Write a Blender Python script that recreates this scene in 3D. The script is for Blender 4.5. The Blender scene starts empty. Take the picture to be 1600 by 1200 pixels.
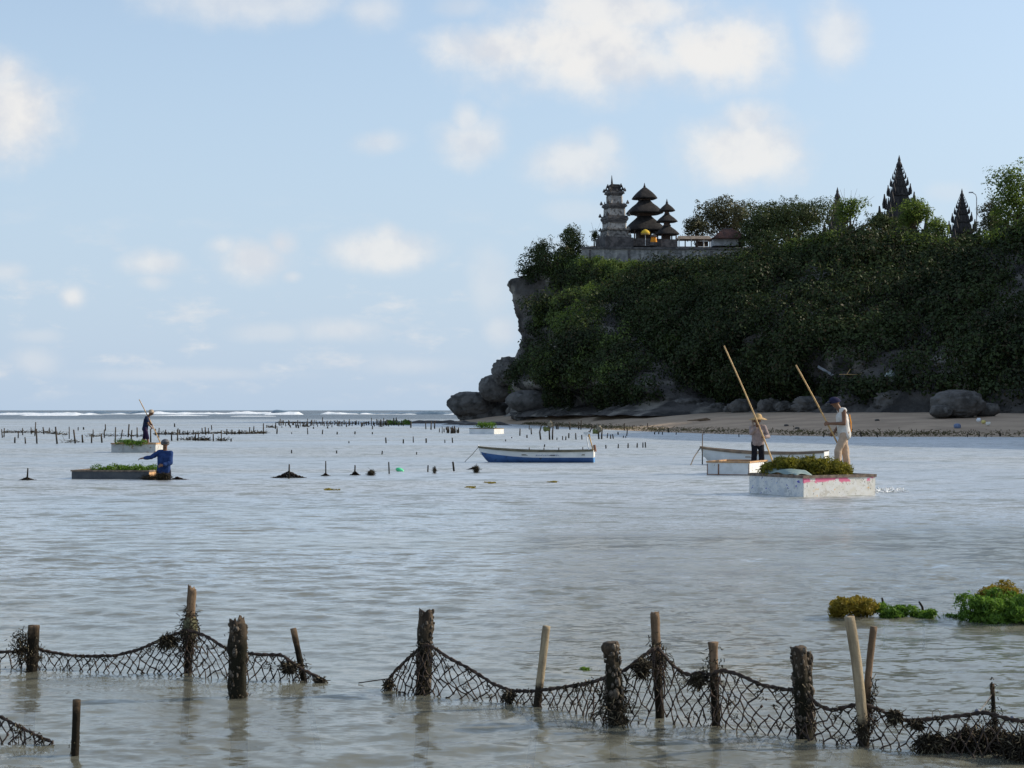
import bpy, math, random
import numpy as np
from mathutils import Vector, Matrix
random.seed(7)
RNG = np.random.default_rng(11)
SC = bpy.context.scene
COL = SC.collection
R = math.radians
F = 2800.0          # focal length in pixels of the 1600 px wide photograph
CH = 1.85           # eye height above the water
HZ = 641.0          # row of the horizon

# ------------------------------------------------------------------ camera
cd = bpy.data.cameras.new('camera')
cam = bpy.data.objects.new('camera', cd)
COL.objects.link(cam)
cam.location = (0, 0, CH)
cam.rotation_euler = (R(90), 0, 0)
cd.sensor_width = 36.0
cd.lens = 36.0 * F / 1600.0
cd.shift_y = (HZ - 600.0) / 1600.0
cd.clip_start = 0.1
cd.clip_end = 60000
SC.camera = cam

# ------------------------------------------------------------------ sun, sky, exposure
SUN_EL, SUN_AZ = 28.0, 77.0          # azimuth clockwise from +Y (the view direction)
ld = bpy.data.lights.new('sun', 'SUN')
ld.energy = 3.7
ld.angle = R(0.55)
ld.color = (1.0, 0.90, 0.74)
sun = bpy.data.objects.new('sun', ld)
COL.objects.link(sun)
sd = Vector((math.cos(R(SUN_EL)) * math.sin(R(SUN_AZ)), math.cos(R(SUN_EL)) * math.cos(R(SUN_AZ)), math.sin(R(SUN_EL))))
sun.rotation_euler = sd.to_track_quat('Z', 'Y').to_euler()
sun.location = sd * 400

SC.view_settings.view_transform = 'Standard'
SC.view_settings.look = 'None'
SC.view_settings.exposure = 0.3
SC.view_settings.gamma = 1.0
SC.view_settings.use_curve_mapping = False

world = bpy.data.worlds.new('World')
SC.world = world
world.use_nodes = True


class NG:
    """small helper to write node graphs"""
    def __init__(self, tree):
        self.t = tree
        self.n = tree.nodes
        self.l = tree.links

    def new(self, typ, **kw):
        n = self.n.new(typ)
        for k, v in kw.items():
            setattr(n, k, v)
        return n

    def put(self, sock, v):
        if isinstance(v, bpy.types.NodeSocket):
            self.l.new(v, sock)
        elif v is not None:
            if hasattr(sock, 'default_value'):
                try:
                    sock.default_value = v
                except Exception:
                    sock.default_value = tuple(v) + (1.0,)

    def math(self, op, a, b=None, c=None, clamp=False):
        n = self.new('ShaderNodeMath', operation=op, use_clamp=clamp)
        for i, v in enumerate((a, b, c)):
            if v is not None:
                self.put(n.inputs[i], v)
        return n.outputs[0]

    def vmath(self, op, a, b=None):
        n = self.new('ShaderNodeVectorMath', operation=op)
        self.put(n.inputs[0], a)
        if b is not None:
            self.put(n.inputs[1], b)
        return n.outputs['Value'] if op in ('LENGTH', 'DOT_PRODUCT', 'DISTANCE') else n.outputs[0]

    def noise(self, vec, scale, detail=4.0, rough=0.55, dist=0.0):
        n = self.new('ShaderNodeTexNoise')
        if vec is not None:
            self.put(n.inputs['Vector'], vec)
        n.inputs['Scale'].default_value = scale
        n.inputs['Detail'].default_value = detail
        n.inputs['Roughness'].default_value = rough
        n.inputs['Distortion'].default_value = dist
        return n.outputs[0]

    def remap(self, v, a, b, c=0.0, d=1.0, smooth=True):
        n = self.new('ShaderNodeMapRange', interpolation_type='SMOOTHSTEP' if smooth else 'LINEAR', clamp=True)
        self.put(n.inputs[0], v)
        for i, x in enumerate((a, b, c, d)):
            self.put(n.inputs[i + 1], x)
        return n.outputs[0]

    def mix(self, fac, a, b, blend='MIX'):
        n = self.new('ShaderNodeMix', data_type='RGBA', blend_type=blend)
        self.put(n.inputs[0], fac)
        self.put(n.inputs[6], col4(a))
        self.put(n.inputs[7], col4(b))
        return n.outputs[2]


def col4(c):
    if isinstance(c, bpy.types.NodeSocket):
        return c
    return tuple(c) + (1.0,) if len(c) == 3 else tuple(c)


# sky: Nishita plus drifting cumulus, written in terms of direction
wt = world.node_tree
wt.nodes.clear()
g = NG(wt)
sky = g.new('ShaderNodeTexSky', sky_type='NISHITA')
sky.sun_disc = False
sky.sun_elevation = R(SUN_EL)
sky.sun_rotation = R(SUN_AZ)
sky.air_density = 1.0
sky.dust_density = 1.6
sky.ozone_density = 1.0
sky.altitude = 0
SKY_STRENGTH = 0.15
gen = g.new('ShaderNodeTexCoord').outputs['Generated']
sep = g.new('ShaderNodeSeparateXYZ')
g.put(sep.inputs[0], gen)
ydir = g.math('MAXIMUM', sep.outputs[1], 0.02)
u_ = g.math('DIVIDE', sep.outputs[0], ydir)
w_ = g.math('DIVIDE', sep.outputs[2], ydir)
uvw = g.new('ShaderNodeCombineXYZ')
g.put(uvw.inputs[0], u_)
g.put(uvw.inputs[1], w_)
uv = uvw.outputs[0]
# soft horizon haze: the air is pale and even low down
skyc = g.mix(1.0, sky.outputs[0], (SKY_STRENGTH,) * 3, 'MULTIPLY')
hzf = g.remap(sep.outputs[2], 0.0, 0.32, 0.86, 0.30)
hzf = g.math('MULTIPLY', hzf, g.remap(sep.outputs[2], -0.2, 0.0, 0.0, 1.0))
skyc = g.mix(hzf, skyc, (0.415, 0.53, 0.68))
n_big = g.noise(uv, 17.0, 7.0, 0.56)
n_fine = g.noise(uv, 52.0, 8.0, 0.62)
edge = g.math('ADD', g.math('MULTIPLY', g.math('SUBTRACT', n_big, 0.5), 1.55), g.math('MULTIPLY', g.math('SUBTRACT', n_fine, 0.5), 0.75))
CLOUDS = [  # centre x, centre y, half width, half height, density  (photo pixels, turned into directions)
    (18, 170, 100, 88, 1.0), (-70, 190, 120, 70, 1.0), (10, 110, 40, 40, .9),
    (930, 76, 215, 82, 1.0), (790, 74, 130, 44, .95), (1100, 84, 120, 70, 1.0), (960, 20, 170, 50, .95), (1000, 100, 200, 50, .9), (1310, 55, 52, 62, .7),
    (400, 2, 190, 42, .62), (580, 18, 60, 34, .55), (720, 10, 50, 22, .4),
    (1160, 236, 112, 66, .9), (1165, 190, 46, 38, .8), (905, 256, 90, 42, .72), (945, 228, 34, 32, .6),
    (733, 220, 58, 42, .72), (728, 190, 28, 30, .65), (594, 222, 50, 24, .55),
    (395, 402, 76, 36, .82), (440, 380, 30, 30, .8), (350, 385, 30, 22, .6), (246, 412, 52, 26, .72), (240, 440, 34, 16, .45), (590, 392, 92, 34, .8), (606, 372, 30, 24, .7),
    (14, 426, 34, 20, .5), (113, 464, 24, 22, .78), (540, 516, 76, 22, .5), (765, 440, 38, 60, .35), (785, 515, 30, 26, .45),
    (50, 565, 46, 28, .4), (420, 520, 60, 16, .35), (60, 525, 50, 14, .3), (300, 585, 200, 12, .28), (640, 570, 90, 18, .3), (455, 432, 18, 11, .5), (900, 330, 60, 20, .25), (1480, 300, 40, 18, .25), (-200, 300, 120, 50, .8), (1800, 120, 150, 60, .8), (2100, 260, 120, 50, .8), (-480, 420, 120, 40, .7)]
dens = None
for (cx, cy, a, b, s) in CLOUDS:
    d = g.vmath('SUBTRACT', uv, ((cx - 800) / F, (HZ - cy) / F, 0))
    d = g.vmath('MULTIPLY', d, (F / a, F / b, 0))
    d = g.vmath('LENGTH', d)
    d = g.math('ADD', d, edge)
    m = g.remap(d, 1.32, 0.22, 0.0, s)
    dens = m if dens is None else g.math('MAXIMUM', dens, m)
# thin broken wisps low over the sea
n_low = g.noise(g.vmath('MULTIPLY', uv, (1.0, 2.6, 1.0)), 24.0, 7.0, 0.6)
low = g.math('MULTIPLY', g.remap(n_low, 0.50, 0.72, 0.0, 0.55), g.math('MULTIPLY', g.remap(w_, 0.0, 0.02), g.remap(w_, 0.13, 0.05)))
dens = g.math('MAXIMUM', dens, low)
front = g.remap(sep.outputs[1], 0.02, 0.2, 0.0, 1.0)
dens = g.math('MULTIPLY', dens, front)
# the same kind of clouds over the rest of the sky
n_all = g.noise(gen, 3.2, 8.0, 0.6)
allc = g.remap(n_all, 0.54, 0.70, 0.0, 0.9)
outside = g.math('MAXIMUM', g.remap(g.math('ABSOLUTE', u_), 0.40, 0.6), g.remap(w_, 0.26, 0.40))
outside = g.math('MAXIMUM', outside, g.remap(sep.outputs[1], 0.2, 0.02))
outside = g.math('MULTIPLY', outside, g.remap(sep.outputs[2], 0.0, 0.06))
dens = g.math('MAXIMUM', dens, g.math('MULTIPLY', allc, outside))
n_sh = g.noise(g.vmath('ADD', uv, (-0.008, -0.012, 0)), 17.0, 5.0, 0.56)
lit = g.remap(g.math('SUBTRACT', n_sh, n_big), -0.15, 0.07)
lit = g.math('MULTIPLY', lit, g.remap(dens, 0.2, 0.8, 0.55, 1.0))
cloudc = g.mix(lit, (0.585, 0.60, 0.635), (0.725, 0.71, 0.69))
skyc = g.mix(g.math('MULTIPLY', dens, 0.92), skyc, cloudc)
bg = g.new('ShaderNodeBackground')
g.put(bg.inputs[0], skyc)
bg.inputs[1].default_value = 1.0
wo = g.new('ShaderNodeOutputWorld')
g.l.new(bg.outputs[0], wo.inputs[0])


# ------------------------------------------------------------------ helpers
def wpos(px, py, z=0.0):
    """point on the level z that the photograph shows at (px, py)"""
    y = (CH - z) * F / (py - HZ)
    return Vector(((px - 800) / F * y, y, z))


def at(px, py, y):
    return Vector(((px - 800) / F * y, y, CH - (py - HZ) / F * y))


def tag(o, label=None, cat=None, group=None, kind=None):
    if label: o['label'] = label
    if cat: o['category'] = cat
    if group: o['group'] = group
    if kind: o['kind'] = kind
    return o


def thing(name, label, cat, loc=(0, 0, 0), rz=0.0, group=None):
    o = bpy.data.objects.new(name, None)
    COL.objects.link(o)
    o.empty_display_size = 0.3
    o.location = loc
    o.rotation_euler = (0, 0, rz)
    return tag(o, label, cat, group)


def link(name, me, mat=None, parent=None, loc=None):
    o = bpy.data.objects.new(name, me)
    COL.objects.link(o)
    if mat is not None:
        me.materials.append(mat)
    if parent is not None:
        o.parent = parent
    if loc is not None:
        o.location = loc
    return o


def np_mesh(name, V, faces, smooth=False):
    """V (n,3); faces (m,k) all of one size"""
    V = np.asarray(V, dtype=np.float32)
    Fc = np.asarray(faces, dtype=np.int32)
    m, k = Fc.shape
    me = bpy.data.meshes.new(name)
    me.vertices.add(len(V))
    me.vertices.foreach_set('co', V.ravel())
    me.loops.add(m * k)
    me.loops.foreach_set('vertex_index', Fc.ravel())
    me.polygons.add(m)
    me.polygons.foreach_set('loop_start', np.arange(0, m * k, k, dtype=np.int32))
    if smooth:
        me.polygons.foreach_set('use_smooth', np.ones(m, dtype=bool))
    me.update(calc_edges=True)
    return me


class MB:
    """collects simple solids and builds ONE mesh object"""
    def __init__(self):
        self.v = []
        self.f = []

    def add(self, vs, fs):
        o = len(self.v)
        self.v += [tuple(p) for p in vs]
        self.f += [tuple(i + o for i in f) for f in fs]
        return self

    def box(self, c, s, rz=0.0, taper=1.0, tx=None):
        hx, hy, hz = s[0] / 2, s[1] / 2, s[2] / 2
        ca, sa = math.cos(rz), math.sin(rz)
        vs = []
        for dz in (-1, 1):
            k = 1.0 if dz < 0 else taper
            for dx, dy in ((-1, -1), (1, -1), (1, 1), (-1, 1)):
                x, y = dx * hx * k, dy * hy * k
                vs.append((c[0] + x * ca - y * sa, c[1] + x * sa + y * ca, c[2] + dz * hz))
        return self.add(vs, [(3, 2, 1, 0), (4, 5, 6, 7), (0, 1, 5, 4), (1, 2, 6, 5), (2, 3, 7, 6), (3, 0, 4, 7)])

    def bar(self, a, b, w, h):
        a, b = Vector(a), Vector(b)
        d = (b - a).normalized()
        s = d.cross(Vector((0, 0, 1)))
        s = s.normalized() if s.length > 1e-4 else Vector((1, 0, 0))
        t = s.cross(d)
        vs = []
        for p in (a, b):
            for i, j in ((-1, -1), (1, -1), (1, 1), (-1, 1)):
                vs.append(p + s * (i * w / 2) + t * (j * h / 2))
        return self.add(vs, [(3, 2, 1, 0), (4, 5, 6, 7), (0, 1, 5, 4), (1, 2, 6, 5), (2, 3, 7, 6), (3, 0, 4, 7)])

    def tube(self, pts, rad, n=8, cap=True):
        pts = [Vector(p) for p in pts]
        if not hasattr(rad, '__len__'):
            rad = [rad] * len(pts)
        vs, fs = [], []
        ref = None
        for i, p in enumerate(pts):
            d = (pts[min(i + 1, len(pts) - 1)] - pts[max(i - 1, 0)]).normalized()
            if ref is None:
                ref = d.orthogonal().normalized()
            s = (ref - d * ref.dot(d)).normalized()
            t = d.cross(s)
            ref = s
            for k in range(n):
                a = 2 * math.pi * k / n
                vs.append(p + (s * math.cos(a) + t * math.sin(a)) * rad[i])
        for i in range(len(pts) - 1):
            for k in range(n):
                k2 = (k + 1) % n
                fs.append((i * n + k, i * n + k2, (i + 1) * n + k2, (i + 1) * n + k))
        if cap:
            fs.append(tuple(range(n - 1, -1, -1)))
            fs.append(tuple((len(pts) - 1) * n + k for k in range(n)))
        return self.add(vs, fs)

    def lathe(self, prof, n=16, c=(0, 0, 0), sx=1.0, sy=1.0, rz=0.0, square=0.0):
        """prof: (r, z) from bottom to top; square=1 gives a four sided plan with rounded corners"""
        vs, fs = [], []
        for (r, z) in prof:
            for k in range(n):
                a = 2 * math.pi * k / n
                x, y = math.cos(a), math.sin(a)
                if square:
                    q = (abs(x) ** (2 + 6 * square) + abs(y) ** (2 + 6 * square)) ** (-1 / (2 + 6 * square))
                    x, y = x * q, y * q
                x, y = x * r * sx, y * r * sy
                vs.append((c[0] + x * math.cos(rz) - y * math.sin(rz), c[1] + x * math.sin(rz) + y * math.cos(rz), c[2] + z))
        for i in range(len(prof) - 1):
            for k in range(n):
                k2 = (k + 1) % n
                fs.append((i * n + k, i * n + k2, (i + 1) * n + k2, (i + 1) * n + k))
        fs.append(tuple(range(n - 1, -1, -1)))
        fs.append(tuple((len(prof) - 1) * n + k for k in range(n)))
        return self.add(vs, fs)

    def ball(self, c, r, n=10, m=6):
        r = r if hasattr(r, '__len__') else (r, r, r)
        vs, fs = [], []
        for i in range(m + 1):
            t = math.pi * i / m
            for k in range(n):
                a = 2 * math.pi * k / n
                vs.append((c[0] + r[0] * math.sin(t) * math.cos(a), c[1] + r[1] * math.sin(t) * math.sin(a), c[2] - r[2] * math.cos(t)))
        for i in range(m):
            for k in range(n):
                k2 = (k + 1) % n
                fs.append((i * n + k, i * n + k2, (i + 1) * n + k2, (i + 1) * n + k))
        return self.add(vs, fs)

    def mesh(self, name, smooth=False):
        me = bpy.data.meshes.new(name)
        me.from_pydata(self.v, [], self.f)
        me.validate()
        if smooth:
            me.polygons.foreach_set('use_smooth', np.ones(len(me.polygons), dtype=bool))
        me.update()
        return me

    def build(self, name, mat, parent=None, smooth=False, loc=None):
        return link(name, self.mesh(name, smooth), mat, parent, loc)


def vnoise(P, seed=0):
    """value noise, P (n,3) -> (n,) in -1..1"""
    P = np.asarray(P, dtype=np.float64)
    I = np.floor(P).astype(np.int64)
    f = P - I
    f = f * f * (3 - 2 * f)

    def h(ix, iy, iz):
        n = (ix * 374761393 + iy * 668265263 + iz * 2147483647 + seed * 1274126177) & 0xffffffff
        n = ((n ^ (n >> 13)) * 1274126177) & 0xffffffff
        n = ((n ^ (n >> 16)) * 2246822519) & 0xffffffff
        return ((n ^ (n >> 15)) & 0xffffff) / float(0xffffff) * 2 - 1
    x, y, z = I[:, 0], I[:, 1], I[:, 2]
    out = 0
    for dx in (0, 1):
        for dy in (0, 1):
            for dz in (0, 1):
                w = (f[:, 0] if dx else 1 - f[:, 0]) * (f[:, 1] if dy else 1 - f[:, 1]) * (f[:, 2] if dz else 1 - f[:, 2])
                out = out + w * h(x + dx, y + dy, z + dz)
    return out


def fbm(P, octaves=4, seed=0, gain=0.5):
    P = np.asarray(P, dtype=np.float64)
    a, s, out = 1.0, 0.0, 0
    for o in range(octaves):
        out = out + a * vnoise(P * (2.03 ** o) + 17.3 * o, seed + o)
        s += a
        a *= gain
    return out / s


def quads(centers, normals, size, aspect=0.5):
    """diamond leaves: arrays in, (V, F) out"""
    n = len(centers)
    nr = normals / (np.linalg.norm(normals, axis=1, keepdims=True) + 1e-9)
    rnd = RNG.normal(size=(n, 3))
    t = np.cross(nr, rnd)
    t /= np.linalg.norm(t, axis=1, keepdims=True) + 1e-9
    b = np.cross(nr, t)
    s = np.asarray(size).reshape(-1, 1)
    A = centers + t * s * 0.5
    C = centers - t * s * 0.5
    B = centers + b * s * 0.5 * aspect + nr * s * 0.08
    D = centers - b * s * 0.5 * aspect + nr * s * 0.08
    V = np.stack([A, B, C, D], axis=1).reshape(-1, 3)
    Fc = np.arange(n * 4).reshape(-1, 4)
    return V, Fc


def leaf_blob(c, rad, n, size, up=0.25, lump=0.35, seed=0):
    """leaf centres and normals for one clump"""
    d = RNG.normal(size=(n, 3))
    d[:, 2] += up
    d /= np.linalg.norm(d, axis=1, keepdims=True)
    rr = 0.45 + 0.55 * RNG.random(n) ** 0.5
    rr = rr * (1 + lump * fbm(d * 1.9 + np.asarray(c) * 0.37 + seed, 2, seed))
    rad = np.asarray(rad, dtype=float)
    P = np.asarray(c) + d * rad * rr[:, None]
    N = d + RNG.normal(size=(n, 3)) * 0.30
    S = size * (0.6 + 0.8 * RNG.random(n))
    return P, N, S


def leaves_obj(name, parts, mat, parent=None, aspect=0.55, loc=None):
    P = np.concatenate([p[0] for p in parts])
    N = np.concatenate([p[1] for p in parts])
    S = np.concatenate([p[2] for p in parts])
    if loc is not None:
        P = P - np.asarray(loc)
    V, Fc = quads(P, N, S, aspect)
    return link(name, np_mesh(name, V, Fc), mat, parent, loc)


def strands(A, B, ra, rb=None, sides=4):
    """thin prisms between point arrays A and B -> (V, F)"""
    A, B = np.asarray(A, float), np.asarray(B, float)
    n = len(A)
    ra = np.broadcast_to(np.asarray(ra, float), (n,))
    rb = ra if rb is None else np.broadcast_to(np.asarray(rb, float), (n,))
    d = B - A
    d /= np.linalg.norm(d, axis=1, keepdims=True) + 1e-9
    ref = np.where(np.abs(d[:, 2:3]) < 0.9, np.array([[0, 0, 1.0]]), np.array([[1.0, 0, 0]]))
    s = np.cross(d, ref)
    s /= np.linalg.norm(s, axis=1, keepdims=True) + 1e-9
    t = np.cross(d, s)
    rows = []
    for P, r in ((A, ra), (B, rb)):
        for k in range(sides):
            a = 2 * math.pi * k / sides
            rows.append(P + (s * math.cos(a) + t * math.sin(a)) * r[:, None])
    V = np.stack(rows, axis=1).reshape(-1, 3)
    base = (np.arange(n) * 2 * sides)[:, None, None]
    f = np.array([[k, (k + 1) % sides, sides + (k + 1) % sides, sides + k] for k in range(sides)])[None]
    return V, (base + f).reshape(-1, 4)


# ------------------------------------------------------------------ materials
def new_mat(name):
    m = bpy.data.materials.new(name)
    m.use_nodes = True
    m.node_tree.nodes.clear()
    gg = NG(m.node_tree)
    out = gg.new('ShaderNodeOutputMaterial')
    return m, gg, out


def pmat(name, c1, c2=None, scale=6.0, rough=0.8, bump=0.25, bscale=None, lo=0.38, hi=0.62, spec=0.3, stretch=(1, 1, 1), c3=None, s3=30.0, t3=(0.62, 0.68), bdist=0.02):
    """painted / stone / wood surface: two noisy tones, optional specks, fine relief"""
    m, gg, out = new_mat(name)
    p = gg.new('ShaderNodeBsdfPrincipled')
    co = gg.new('ShaderNodeTexCoord').outputs['Object']
    if stretch != (1, 1, 1):
        co = gg.vmath('MULTIPLY', co, stretch)
    c = col4(c1)
    if c2 is not None:
        c = gg.mix(gg.remap(gg.noise(co, scale, 6.0, 0.6), lo, hi), c1, c2)
    if c3 is not None:
        c = gg.mix(gg.remap(gg.noise(co, s3, 3.0, 0.5), t3[0], t3[1]), c, c3)
    gg.put(p.inputs['Base Color'], c)
    p.inputs['Roughness'].default_value = rough
    p.inputs['Specular IOR Level'].default_value = spec
    if bump:
        b = gg.new('ShaderNodeBump')
        b.inputs['Strength'].default_value = bump
        b.inputs['Distance'].default_value = bdist
        gg.put(b.inputs['Height'], gg.noise(co, bscale or scale * 3, 6.0, 0.65))
        gg.l.new(b.outputs[0], p.inputs['Normal'])
    gg.l.new(p.outputs[0], out.inputs[0])
    return m


def leafmat(name, c1, c2, scale=0.25, trans=0.35, c3=None):
    m, gg, out = new_mat(name)
    geo = gg.new('ShaderNodeNewGeometry')
    n = gg.noise(geo.outputs['Position'], scale, 4.0, 0.6)
    v = gg.math('ADD', gg.math('MULTIPLY', geo.outputs['Random Per Island'], 0.5), gg.math('MULTIPLY', gg.math('SUBTRACT', n, 0.25), 1.0))
    c = gg.mix(gg.remap(v, 0.15, 0.85, smooth=False), c1, c2)
    if c3 is not None:
        c = gg.mix(gg.remap(geo.outputs['Random Per Island'], 0.86, 0.9), c, c3)
    d = gg.new('ShaderNodeBsdfDiffuse')
    t = gg.new('ShaderNodeBsdfTranslucent')
    gl = gg.new('ShaderNodeBsdfGlossy')
    gl.inputs['Roughness'].default_value = 0.45
    gl.inputs['Color'].default_value = (1, 1, 1, 1)
    gg.put(d.inputs[0], c)
    gg.put(t.inputs[0], c)
    mx = gg.new('ShaderNodeMixShader')
    mx.inputs[0].default_value = trans
    gg.l.new(d.outputs[0], mx.inputs[1])
    gg.l.new(t.outputs[0], mx.inputs[2])
    m2 = gg.new('ShaderNodeMixShader')
    m2.inputs[0].default_value = 0.012
    gg.l.new(mx.outputs[0], m2.inputs[1])
    gg.l.new(gl.outputs[0], m2.inputs[2])
    gg.l.new(m2.outputs[0], out.inputs[0])
    return m


def wetwood(name, dry, dry2, wet, line=0.16, soft=0.14, scale=9.0, rough=0.85, stretch=(3, 3, .4), bump=.5):
    """timber whose foot is soaked and grown over up to an uneven tide line"""
    m, gg, out = new_mat(name)
    p = gg.new('ShaderNodeBsdfPrincipled')
    geo = gg.new('ShaderNodeNewGeometry')
    co = gg.new('ShaderNodeTexCoord').outputs['Object']
    st = gg.vmath('MULTIPLY', co, stretch)
    n1 = gg.noise(st, scale, 6.0, 0.65)
    n2 = gg.noise(co, 14.0, 4.0, 0.6)
    c = gg.mix(gg.remap(n1, 0.36, 0.64), dry, dry2)
    sp = gg.new('ShaderNodeSeparateXYZ')
    gg.put(sp.inputs[0], geo.outputs['Position'])
    z = gg.math('ADD', sp.outputs[2], gg.math('MULTIPLY', gg.math('SUBTRACT', n2, 0.5), 0.3))
    wf = gg.remap(z, line + soft, line - soft * 0.3)
    c = gg.mix(wf, c, wet)
    gg.put(p.inputs['Base Color'], c)
    p.inputs['Roughness'].default_value = rough
    p.inputs['Specular IOR Level'].default_value = 0.12
    b = gg.new('ShaderNodeBump')
    b.inputs['Strength'].default_value = bump
    b.inputs['Distance'].default_value = 0.01
    gg.put(b.inputs['Height'], gg.math('ADD', n1, gg.noise(co, 60.0, 4.0, 0.6)))
    gg.l.new(b.outputs[0], p.inputs['Normal'])
    gg.l.new(p.outputs[0], out.inputs[0])
    return m


M = {}
M['rock'] = pmat('limestone', (0.115, 0.105, 0.096), (0.036, 0.034, 0.032), 0.30, 0.95, 0.9, 1.3, 0.36, 0.66, 0.15, c3=(0.27, 0.245, 0.21), s3=0.16, t3=(0.52, 0.64), bdist=0.5)
M['boulder'] = pmat('boulder_rock', (0.16, 0.15, 0.14), (0.06, 0.057, 0.053), 0.5, 0.95, 0.9, 1.6, 0.36, 0.64, 0.15, c3=(0.17, 0.165, 0.155), s3=0.8, t3=(0.56, 0.7), bdist=0.35)
M['sand'] = pmat('beach_sand', (0.44, 0.335, 0.24), (0.35, 0.265, 0.19), 0.25, 0.95, 0.4, 6.0, spec=0.1, c3=(0.18, 0.14, 0.09), s3=1.5, t3=(0.68, 0.76), bdist=0.05)
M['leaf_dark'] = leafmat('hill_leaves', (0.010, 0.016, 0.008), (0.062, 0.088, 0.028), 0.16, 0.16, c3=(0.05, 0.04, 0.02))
M['leaf_shrub'] = leafmat('bright_leaves', (0.06, 0.10, 0.02), (0.17, 0.235, 0.045), 0.3, 0.55)  # lightened and made translucent so that shaded brow scrub looks sunlit
M['leaf_tree'] = leafmat('tree_leaves', (0.035, 0.052, 0.02), (0.085, 0.105, 0.035), 0.3, 0.3)
M['leaf_olive'] = leafmat('olive_leaves', (0.05, 0.055, 0.03), (0.12, 0.115, 0.055), 0.3, 0.3)
M['bark'] = pmat('bark', (0.12, 0.09, 0.065), (0.06, 0.045, 0.035), 3.0, 0.95, 0.5)
M['weed_olive'] = leafmat('olive_seaweed', (0.07, 0.075, 0.012), (0.30, 0.27, 0.035), 6.0, 0.35)
M['weed_green'] = leafmat('green_seaweed', (0.035, 0.085, 0.012), (0.19, 0.33, 0.045), 9.0, 0.4)
M['weed_gold'] = leafmat('golden_seaweed', (0.15, 0.11, 0.015), (0.34, 0.27, 0.04), 7.0, 0.35)
M['algae'] = leafmat('dark_algae', (0.013, 0.011, 0.008), (0.062, 0.05, 0.032), 9.0, 0.1, c3=(0.20, 0.17, 0.11))
M['cord'] = pmat('net_cord', (0.030, 0.022, 0.018), (0.060, 0.040, 0.030), 12.0, 0.8, 0.0)
M['post_dark'] = wetwood('soaked_post', (0.14, 0.105, 0.075), (0.045, 0.034, 0.026), (0.014, 0.013, 0.008), 0.38, 0.22)
M['post_pale'] = wetwood('pale_post', (0.34, 0.275, 0.18), (0.19, 0.15, 0.10), (0.025, 0.02, 0.014), 0.13, 0.06)
M['post_brown'] = wetwood('brown_post', (0.20, 0.135, 0.085), (0.10, 0.07, 0.045), (0.016, 0.013, 0.009), 0.26, 0.12)
M['stake'] = wetwood('stake_wood', (0.10, 0.08, 0.065), (0.06, 0.05, 0.042), (0.022, 0.02, 0.016), 0.22, 0.2)
M['bamboo'] = pmat('bamboo', (0.62, 0.40, 0.17), (0.48, 0.30, 0.13), 4.0, 0.5, 0.15, spec=0.4)
M['white_paint'] = pmat('white_paint', (0.74, 0.74, 0.72), (0.60, 0.61, 0.60), 3.0, 0.55, 0.1)
M['wood_rim'] = pmat('weathered_board', (0.24, 0.185, 0.14), (0.12, 0.095, 0.08), 7.0, 0.9, 0.4)
M['orange_rim'] = pmat('orange_board', (0.55, 0.33, 0.16), (0.36, 0.22, 0.13), 7.0, 0.8, 0.3)
M['rust'] = pmat('rust_stain', (0.20, 0.10, 0.06), (0.30, 0.16, 0.10), 8.0, 0.9, 0.2)
M['rope'] = pmat('rope', (0.22, 0.19, 0.15), (0.12, 0.10, 0.085), 30.0, 0.9, 0.0)


# ------------------------------------------------------------------ sea
def far_w(gg, f):
    c = gg.new('ShaderNodeCombineXYZ')
    for i in range(3):
        gg.put(c.inputs[i], f)
    return c.outputs[0]


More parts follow.
